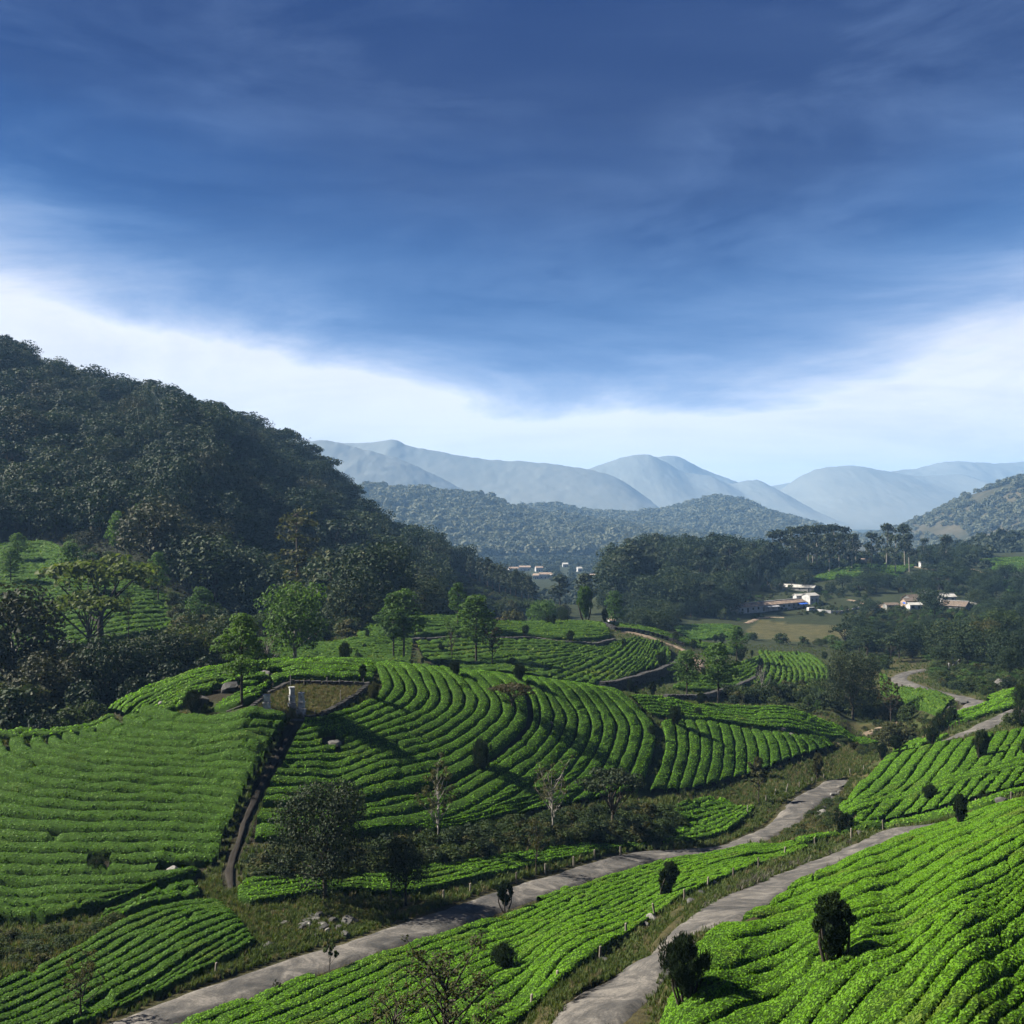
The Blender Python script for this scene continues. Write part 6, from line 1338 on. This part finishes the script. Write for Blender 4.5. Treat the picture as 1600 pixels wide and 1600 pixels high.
stone_wall(hits([(1040,1100),(1095,1096),(1150,1080),(1180,1064)], 165, 260), 1.2, 0.8, 'dark retaining wall under the low terraces', 5, 0.9)
stone_wall(hits([(646,1003),(725,999),(819,1000),(872,1007),(931,1010),(962,1003)], 190, 285), 0.9, 0.8, 'dark terrace edge across the second hill', 6, 1.1)
stone_wall(hits([(938,973),(962,985),(990,987),(1040,999),(1070,1011)], 225, 300), 0.9, 0.8, 'dark terrace edge under the bright skyline strip', 7, 1.1)

# ------------------------------------------------------------------ fence posts
def post(px, py, top, label, lean=0.0, mat='post', w=0.075, group=None, ymin=30, ymax=150):
    p, h = stand(px, py, top, ymin, ymax); h = max(h, .7)
    mb = MB(); r = np.random.default_rng(int(px)); mb.tube([(0, 0, -.2), (r.normal(0, .01), 0, h * .5), (lean * .1, 0, h * .96), (lean * .1, 0, h)], [w, w * .95, w * .9, w * .55], 7)
    o = obj('fence_post', mb.mesh('fence_post', [M[mat]], False), None, p); o.rotation_euler = (0, lean, r.uniform(0, 6) if not lean else 0)
    return tag(o, label, 'fence post', group)
FP = [(831,1580,1553),(871,1540,1516),(937,1501,1478),(978,1466,1442),(1023,1436,1411),(1069,1409,1389),(1106,1389,1370),(1146,1374,1356),(1185,1358,1340),(1226,1337,1323),(1273,1323,1308),(1330,1311,1294),(1380,1301,1281),(1482,1272,1262),(1526,1263,1248),(1580,1255,1237)]
for i_, (a_, b_, c_) in enumerate(FP):
    post(a_, b_, c_, 'wooden fence post on the left verge of the near road, %s from the bottom edge' % ordinal(i_), [0, 0, .05, 0, -.12, 0, .04, 0, 0, .06, 0, 0, -.05, 0, -.1, 0][i_], group='fence posts along the near road')
FQ_ = [(693,1406,1392),(735,1395,1382),(807,1377,1364),(852,1363,1350),(896,1352,1338),(929,1340,1328),(969,1335,1324)]
for i_, (a_, b_, c_) in enumerate(FQ_):
    post(a_, b_, c_, 'wooden fence post under the strip above the lower road, %s from the left' % ordinal(i_), group='fence posts above the lower road')
post(337,1523,1506,'single leaning fence post at the bottom tea field', .06)
FR_ = [(1168,1276,1258),(1197,1253,1243),(1211,1242,1234),(1228,1240,1224),(1249,1231,1222),(1269,1224,1218),(1287,1218,1210),(1328,1210,1202),(1349,1205,1197)]
for i_, (a_, b_, c_) in enumerate(FR_):
    post(a_, b_, c_, 'pale fence post along the grassy bank of the road bend, %s from the left' % ordinal(i_), [0, 0, .1, .2, 0, 0, 0, 0, .08][i_], 'bark_pale', .06, 'pale fence posts along the grassy bank')
FE = [(454,1074,1054),(475,1073,1064),(511,1072,1058),(530,1072,1065),(568,1074,1060),(532,1098,1078),(492,1121,1108),(444,1124,1115),(463,1122,1103)]
for i_, (a_, b_, c_) in enumerate(FE):
    post(a_, b_, c_, 'thin grey fence post of the stone enclosure, %s from the left' % ordinal(sorted(q[0] for q in FE).index(a_)), 0, 'bark_pale', .05, 'thin fence posts of the enclosure', 85, 128)
FB_ = [(1478,1141),(1483,1137),(1488,1134),(1493,1130),(1499,1127),(1513,1128)]
for i_, (a_, b_) in enumerate(FB_):
    post(a_, b_ + 6, b_ - 3, 'dark fence post between the pale road and the bright field, %s from the left' % ordinal(i_), 0, 'bark', .07, 'dark fence posts by the pale road', 130, 185)
post(702 - 57, 1504, 1478, 'thin dark stake standing in the bright strip between the roads', 0, 'bark', .025, None, 40, 80)

# ------------------------------------------------------------------ enclosure pillars
def monument(px, py, top, label, ws):
    p, h = stand(px, py, top, 85, 125); e = bpy.data.objects.new('stone_pillar', None); COL.objects.link(e); e.location = p; e.rotation_euler = (0, 0, px * .9)
    z0 = -0.12
    for k, (nm, w, f_) in enumerate((('base_block', ws[0], .32), ('middle_block', ws[1], .30), ('top_block', ws[2], .38))):
        mb = MB(); hh = h * f_; mb.box((-w / 2, -w * .42, z0), (w / 2, w * .42, z0 + hh - .03), 0, .012, int(px) + k); mb.box((-w / 2 - .05, -w * .42 - .05, z0 + hh - .10), (w / 2 + .05, w * .42 + .05, z0 + hh), 0, .008, int(px) + k + 5)
        obj(nm, mb.mesh(nm, [M['pillar']]), e); z0 += hh + (.1 if k == 0 else 0)
    return tag(e, label, 'stone pillar', 'stone pillars in the enclosure')
monument(417, 1116, 1085, 'left stepped stone pillar, standing apart in the enclosure', (.75, .62, .52)); monument(456, 1108, 1073, 'middle, farthest stepped stone pillar in the enclosure', (.72, .60, .50)); monument(471, 1118, 1082, 'right stepped stone pillar in the enclosure', (.66, .56, .48))
mb = MB(); mb.box((-.9, -.12, 0), (.9, .12, .16), 0, .02, 3); p = hit(467, 1127, 85, 125); tag(obj('stone_slab', mb.mesh('stone_slab', [M['rock_pale']]), None, (p[0], p[1], float(ground(*p)) + .05)), 'pale slab lying at the gate of the enclosure', 'stone slab')
mb = MB(); mb.tube([(-.7, -.3, .05), (.7, .3, .55)], [.07, .06], 6); p = hit(366, 1112, 85, 125); tag(obj('timber', mb.mesh('timber', [M['bark_pale']]), None, (p[0], p[1], float(ground(*p)))), 'pale plank leaning at the left corner of the enclosure', 'plank')

# ------------------------------------------------------------------ sign and white posts above the road bend
p, h = stand(1489, 1042, 1023, 190, 300); e = bpy.data.objects.new('sign', None); COL.objects.link(e); e.location = p
mb = MB(); mb.tube([(0, 0, -.2), (0, 0, h * .98)], [.06, .06], 7); obj('pole', mb.mesh('pole', [M['white_paint']]), e)
mb = MB(); mb.box((-.42, -.10, h * .66), (.42, -.065, h)); obj('sign_board', mb.mesh('sign_board', [M['white_paint']]), e); tag(e, 'small white sign board on a pole above the road bend', 'sign')
for a_, b_, c_, lab in ((1483, 1048, 1036, 'left'), (1494, 1042, 1034, 'middle'), (1499, 1040, 1035, 'right'), (1508, 1037, 1032, 'far right')):
    p, h = stand(a_, b_, c_, 190, 300); mb = MB(); mb.box((-.13, -.13, -.2), (.13, .13, h * .9)); mb.box((-.17, -.17, h * .9 + .003), (.17, .17, h)); tag(obj('gate_post', mb.mesh('gate_post', [M['white_paint']]), None, p), 'white gate post beside the sign, %s one' % lab, 'gate post', 'white gate posts beside the sign')
pa, pb = hit(1486, 1047, 190, 300), hit(1499, 1039, 190, 300); mb = MB(); za, zb_ = float(ground(*pa)), float(ground(*pb)); mb.tube([(0, 0, .9), (pb[0] - pa[0], pb[1] - pa[1], zb_ - za + 1.3)], [.09, .09], 6); tag(obj('gate_rail', mb.mesh('gate_rail', [M['white_paint']]), None, (pa[0], pa[1], za)), 'white slanting rail between the gate posts', 'rail')

# ------------------------------------------------------------------ houses
def house(x, y, rot, L, D, h, pitch, label, wall='white_paint', roof='roof_brown', win=0, ridge_cap=False, zoff=0.0, name='house', group=None, door=True, over=0.35):
    e = bpy.data.objects.new(name, None); COL.objects.link(e); zg = min(float(ground(x + a * math.cos(rot) * L / 2, y + a * math.sin(rot) * L / 2)) for a in (-1, 0, 1)); e.location = (x, y, zg + zoff); e.rotation_euler = (0, 0, rot)
    z1 = h; zr = h + pitch
    V = [(-L/2, -D/2, -1.5), (L/2, -D/2, -1.5), (L/2, D/2, -1.5), (-L/2, D/2, -1.5), (-L/2, -D/2, z1), (L/2, -D/2, z1), (L/2, D/2, z1), (-L/2, D/2, z1), (-L/2, 0, zr - .06), (L/2, 0, zr - .06)]
    obj('wall', mesh('wall', V, [np.array([(0, 1, 5, 4), (1, 2, 6, 5), (2, 3, 7, 6), (3, 0, 4, 7)]), np.array([(4, 8, 7), (5, 6, 9)])], [M[wall]]), e)
    mb = MB(); o_ = over; t_ = .12; k_ = pitch / (D / 2) * o_
    for s_ in (-1, 1):
        A = np.array([(-L/2 - o_, s_ * (D/2 + o_), z1 - k_), (L/2 + o_, s_ * (D/2 + o_), z1 - k_), (L/2 + o_, 0, zr), (-L/2 - o_, 0, zr)]); mb.add(np.vstack([A, A + (0, 0, t_)]), [[(0, 3, 2, 1), (4, 5, 6, 7), (0, 1, 5, 4), (1, 2, 6, 5), (3, 0, 4, 7)]] if s_ < 0 else [[(0, 1, 2, 3), (7, 6, 5, 4), (4, 5, 1, 0), (5, 6, 2, 1), (7, 4, 0, 3)]])
    ro = obj('roof', mb.mesh('roof', [M[roof]]), e)
    if ridge_cap:
        mb = MB(); mb.box((-L/2 - o_, -.28, zr + t_ + .003), (L/2 + o_, .28, zr + t_ + .12)); obj('ridge_cap', mb.mesh('ridge_cap', [M['white_paint']]), ro)
    for q in range(win):
        xw = -L/2 + (q + .5) * L / win; isd = door and q % 3 == 1; w_ = .45 if isd else .55; lo, hi = (0.05, 2.0) if isd else (.95, 1.95)
        mb = MB(); mb.box((xw - w_ - .1, -D/2 - .05, lo - .0), (xw + w_ + .1, -D/2 + .02, hi + .1)); fr = obj('door' if isd else 'window', mb.mesh('frame', [M['white_paint']]), e)
        mb = MB(); mb.box((xw - w_, -D/2 - .065, lo + .08), (xw + w_, -D/2 - .052, hi)); obj('panel' if isd else 'pane', mb.mesh('pane', [M['glass']]), fr)
    return tag(e, label, 'house' if name == 'house' else name.replace('_', ' '), group), zg + zoff
def sheet(name, x0, y0, x1, y1, z, w, mat, label, cat):
    v = np.array([x1 - x0, y1 - y0]); L = np.linalg.norm(v); v /= L; n_ = np.array([v[1], -v[0]])
    e = bpy.data.objects.new(name, None); COL.objects.link(e); e.location = (x0, y0, z); e.rotation_euler = (0, 0, math.atan2(v[1], v[0]))
    mb = MB(); V = np.array([(0, 0, 2.3), (L, 0, 2.3), (L, -w, 1.75), (0, -w, 1.75)]); mb.add(np.vstack([V, V - (0, 0, .05)]), [[(0, 3, 2, 1), (4, 5, 6, 7), (0, 1, 5, 4), (1, 2, 6, 5), (2, 3, 7, 6), (3, 0, 4, 7)]]); obj('canopy_sheet', mb.mesh('canopy_sheet', [M[mat]]), e)
    for q in (0.05, L - .05):
        mb = MB(); mb.tube([(q, -w + .1, -.3), (q, -w + .1, 1.74)], [.04, .04], 5); obj('leg', mb.mesh('leg', [M['bark']]), e)
    return tag(e, label, cat)
A0 = np.array([(1156 - 800) / F * 437, 437.0]); A1 = np.array([(1259 - 800) / F * 466, 466.0]); av_ = A1 - A0; aL = np.linalg.norm(av_); ar_ = math.atan2(av_[1], av_[0]); mid = (A0 + A1) / 2; nb_ = np.array([-math.sin(ar_), math.cos(ar_)])
c_ = mid + nb_ * 2.6
_, zA = house(c_[0], c_[1], ar_, aL, 5.2, 2.5, 1.1, 'long low barracks with dark walls, white gable end and many small windows', 'white_paint', 'roof_brown', 13, True, 0.0, 'barracks')
gb = MB(); 
V = np.array([(-aL/2 - .06, -2.6, -1), (-aL/2 - .06, 2.6, -1), (-aL/2 - .06, 2.6, 2.5), (-aL/2 - .06, 0, 3.5), (-aL/2 - .06, -2.6, 2.5)]); 
gb.add(np.vstack([V, V + (0.05, 0, 0)]), [[(0, 1, 2, 4), (5, 9, 7, 6)], [(4, 2, 3), (9, 8, 7)], [(0, 5, 6, 1), (1, 6, 7, 2), (4, 9, 5, 0)]]); 
barr = [o_ for o_ in COL.objects if o_.name.startswith('barracks')][0]; obj('gable_wall', gb.mesh('gable_wall', [M['white_paint']]), barr)
a_ = A0 + av_ * .36; b_ = A0 + av_ * .54; sheet('awning', a_[0], a_[1], b_[0], b_[1], zA, 1.9, 'white_paint', 'white awning sheet on the front of the long barracks', 'awning')
a_ = A0 + av_ * .86; b_ = A0 + av_ * .985; sheet('awning', a_[0], a_[1], b_[0], b_[1], zA, 2.0, 'blue', 'bright blue awning at the right end of the long barracks', 'awning')
X_ = lambda px, y: (px - 800) / F * y
house(X_(1266, 476), 476, 0.5, 5.0, 5.0, 3.4, 0.9, 'white-walled house at the right end of the long barracks', 'white_paint', 'roof_grey', 2, False, 0.2)
house(X_(1238, 512), 512, -0.62, 22, 4.6, 2.2, 1.0, 'house behind the barracks with a long slanting pale roof', 'grey_wall', 'roof_grey', 5, True, 0.0)
house(X_(1248, 482), 482, 0.3, 4, 3, 2.2, .6, 'small white shed behind the barracks', 'white_paint', 'roof_grey', 1, False, .5, 'shed')
HS = [(1374,440,0.15,6.5,4,2.0,.8,'low house with a brown roof and whitish front left of the brown-roofed stack','white_paint','roof_brown',3,False),(1392,436,0.1,5,4,1.9,.7,'low brown house beside the whitish front','grey_wall','roof_tile',2,False),(1424,452,0.5,6,4.5,2.6,1.2,'upper house with stepped brown roof','grey_wall','roof_tile',2,False),(1420,444,0.2,5,4,2.2,1.0,'middle house with brown roof in the stepped cluster','roof_brown','roof_tile',2,False),
      (1428,424,0.1,4.8,3.6,2.4,.7,'white house below the stepped brown roofs','white_paint','roof_grey',2,False),(1445,470,0.9,2.8,2.6,2.4,1.0,'tiny white gabled house among trees','white_paint','roof_grey',1,False),(1479,448,0.1,5.5,5,2.6,1.1,'white-fronted house above the long tiled roof','white_paint','roof_grey',2,True),(1493,425,-0.75,9.5,6,1.8,1.6,'house with a long brown tiled roof and white ridge','grey_wall','roof_tile',2,True),
      (1513,430,-0.2,5,3,1.8,.5,'low white shed right of the tiled roof','white_paint','roof_grey',2,False),(1418,352,0.6,4.5,4,1.6,1.3,'hut with a pale brown roof in the trees below the houses','grey_wall','roof_tile',1,False),(1597,300,0.2,4,4,2.4,.8,'white hut cut by the right edge among trees','white_paint','roof_grey',1,False),(1352,600,0.1,7,4,2.2,.9,'small white house under the gum trees','white_paint','roof_brown',3,False),(1442,600,0.1,3.5,3,2.6,.5,'pale hut on the far slope','white_paint','roof_grey',1,False),(964,395,0.1,6,4,2.4,1.0,'pale house half hidden behind the skyline of the second hill','white_paint','roof_brown',2,False)]
for px, y, rt, L, D, h, pt, lab, wl, rf, wn, rc in HS: house(X_(px, y), y, rt, L, D, h, pt, lab, wl, rf, wn, rc, .2)
sheet('tarpaulin', X_(1410, 432), 432, X_(1414, 432), 432, float(ground(X_(1412, 432), 432)) + .4, 1.5, 'blue', 'blue tarpaulin beside the stepped brown roofs', 'tarpaulin'); sheet('tarpaulin', X_(981, 392), 392, X_(987, 392), 392, float(ground(X_(984, 392), 392)) + .8, 1.8, 'blue', 'blue tarpaulin beside the half hidden pale house', 'tarpaulin')
# white boundary wall right of the barracks
WP = hits([(1270,955),(1290,957),(1302,959),(1318,957),(1332,954),(1347,951)], 380, 520); e = bpy.data.objects.new('boundary_wall', None); COL.objects.link(e); e.location = (WP[0][0], WP[0][1], float(ground(*WP[0])))
WP = resample(WP, ds=2.0)
for k in range(len(WP) - 1):
    a_ = WP[k]; b_ = WP[k + 1]; v = b_ - a_; L = np.linalg.norm(v); mb = MB(); zz = float(ground(*a_)); mb.box((0, -.12, -.6), (L - .02, .12, 1.0)); o_ = obj('wall_section', mb.mesh('wall_section', [M['white_paint']]), e, (a_[0] - e.location[0], a_[1] - e.location[1], zz - e.location[2]), math.atan2(v[1], v[0]))
tag(e, 'low white wall running right from the barracks', 'wall')
# parked van by the barracks
vx, vy = X_(1268, 452), 452.0; e = bpy.data.objects.new('parked_van', None); COL.objects.link(e); e.location = (vx, vy, float(ground(vx, vy)) + .05); e.rotation_euler = (0, 0, 0.35)
mb = MB(); Lb = [(-1.8, .35), (1.8, .35), (1.85, 1.0), (1.45, 1.15), (1.0, 1.75), (-1.7, 1.75), (-1.85, 1.0)]; V = np.array([(x_, -.78, z_) for x_, z_ in Lb] + [(x_, .78, z_) for x_, z_ in Lb]); n_ = len(Lb)
mb.add(V, [[(k, (k + 1) % n_, (k + 1) % n_ + n_, k + n_) for k in range(n_)], [(0, 2, 1), (0, 3, 2), (0, 4, 3), (0, 5, 4), (0, 6, 5), (7, 8, 9), (7, 9, 10), (7, 10, 11), (7, 11, 12), (7, 12, 13)]]); obj('body', mb.mesh('body', [M['white_paint']]), e)
for q in (-1.2, -.3, .6):
    mb = MB(); mb.box((q - .38, -.81, 1.12), (q + .38, -.785, 1.62)); obj('window', mb.mesh('window', [M['glass']]), e)
for q in (-1.15, 1.15):
    for s_ in (-1, 1):
        mb = MB(); mb.tube([(q, s_ * .66, .32), (q, s_ * .83, .32)], [.32, .32], 12); obj('wheel', mb.mesh('wheel', [M['tyre']]), e)
tag(e, 'small white van parked at the right end of the barracks', 'van')
# far town
WT = ['leftmost, behind the spur pines', 'white, below two spur pines', 'beside the leftmost ones', 'at the left of the long row', 'largest, in the middle of the long row', 'at the right of the long row', 'lower, with a pale roof', 'lower, right of the pale roof', 'lower, left of the pale roof', 'bright, topmost right of the lone umbrella tree', 'second down the bright line', 'third down the bright line', 'lowest of the bright line', 'hidden high behind the spur', 'above the lone umbrella tree', 'between the two valley trees', 'behind the first gum trees', 'behind the second gum tree', 'low by the layered valley tree']
for (px, py, w_, y), lab in zip(TN, WT):
    y = 70.5 * F / (py - 800.0)
    house(X_(px, y), y, (px * .7) % .8 - .4, w_ * 0.95, 7, 4.6 if w_ > 8 else 3.9, 1.6, 'far white town house in the haze, ' + lab, 'white_paint', 'roof_grey' if px % 2 else 'roof_brown', 3, False, 0.0, 'house', 'far houses of the town in the haze')

# ------------------------------------------------------------------ haze
V = np.array([(-6200, -160, -75), (6200, -160, -75), (6200, 8200, -75), (-6200, 8200, -75), (-6200, -160, 346), (6200, -160, 346), (6200, 8200, 346), (-6200, 8200, 346)], float)
m, n, out = newmat('haze_air'); pv = nd(n, 'ShaderNodeVolumePrincipled'); pv.inputs['Color'].default_value = (0.25, 0.47, 0.82, 1); pv.inputs['Density'].default_value = HAZE; pv.inputs['Anisotropy'].default_value = 0.0
n.links.new(pv.outputs[0], out.inputs['Volume'])
tag(obj('haze', mesh('haze', V, [np.array([(0, 3, 2, 1), (4, 5, 6, 7), (0, 1, 5, 4), (1, 2, 6, 5), (2, 3, 7, 6), (3, 0, 4, 7)])], [m])), kind='stuff')
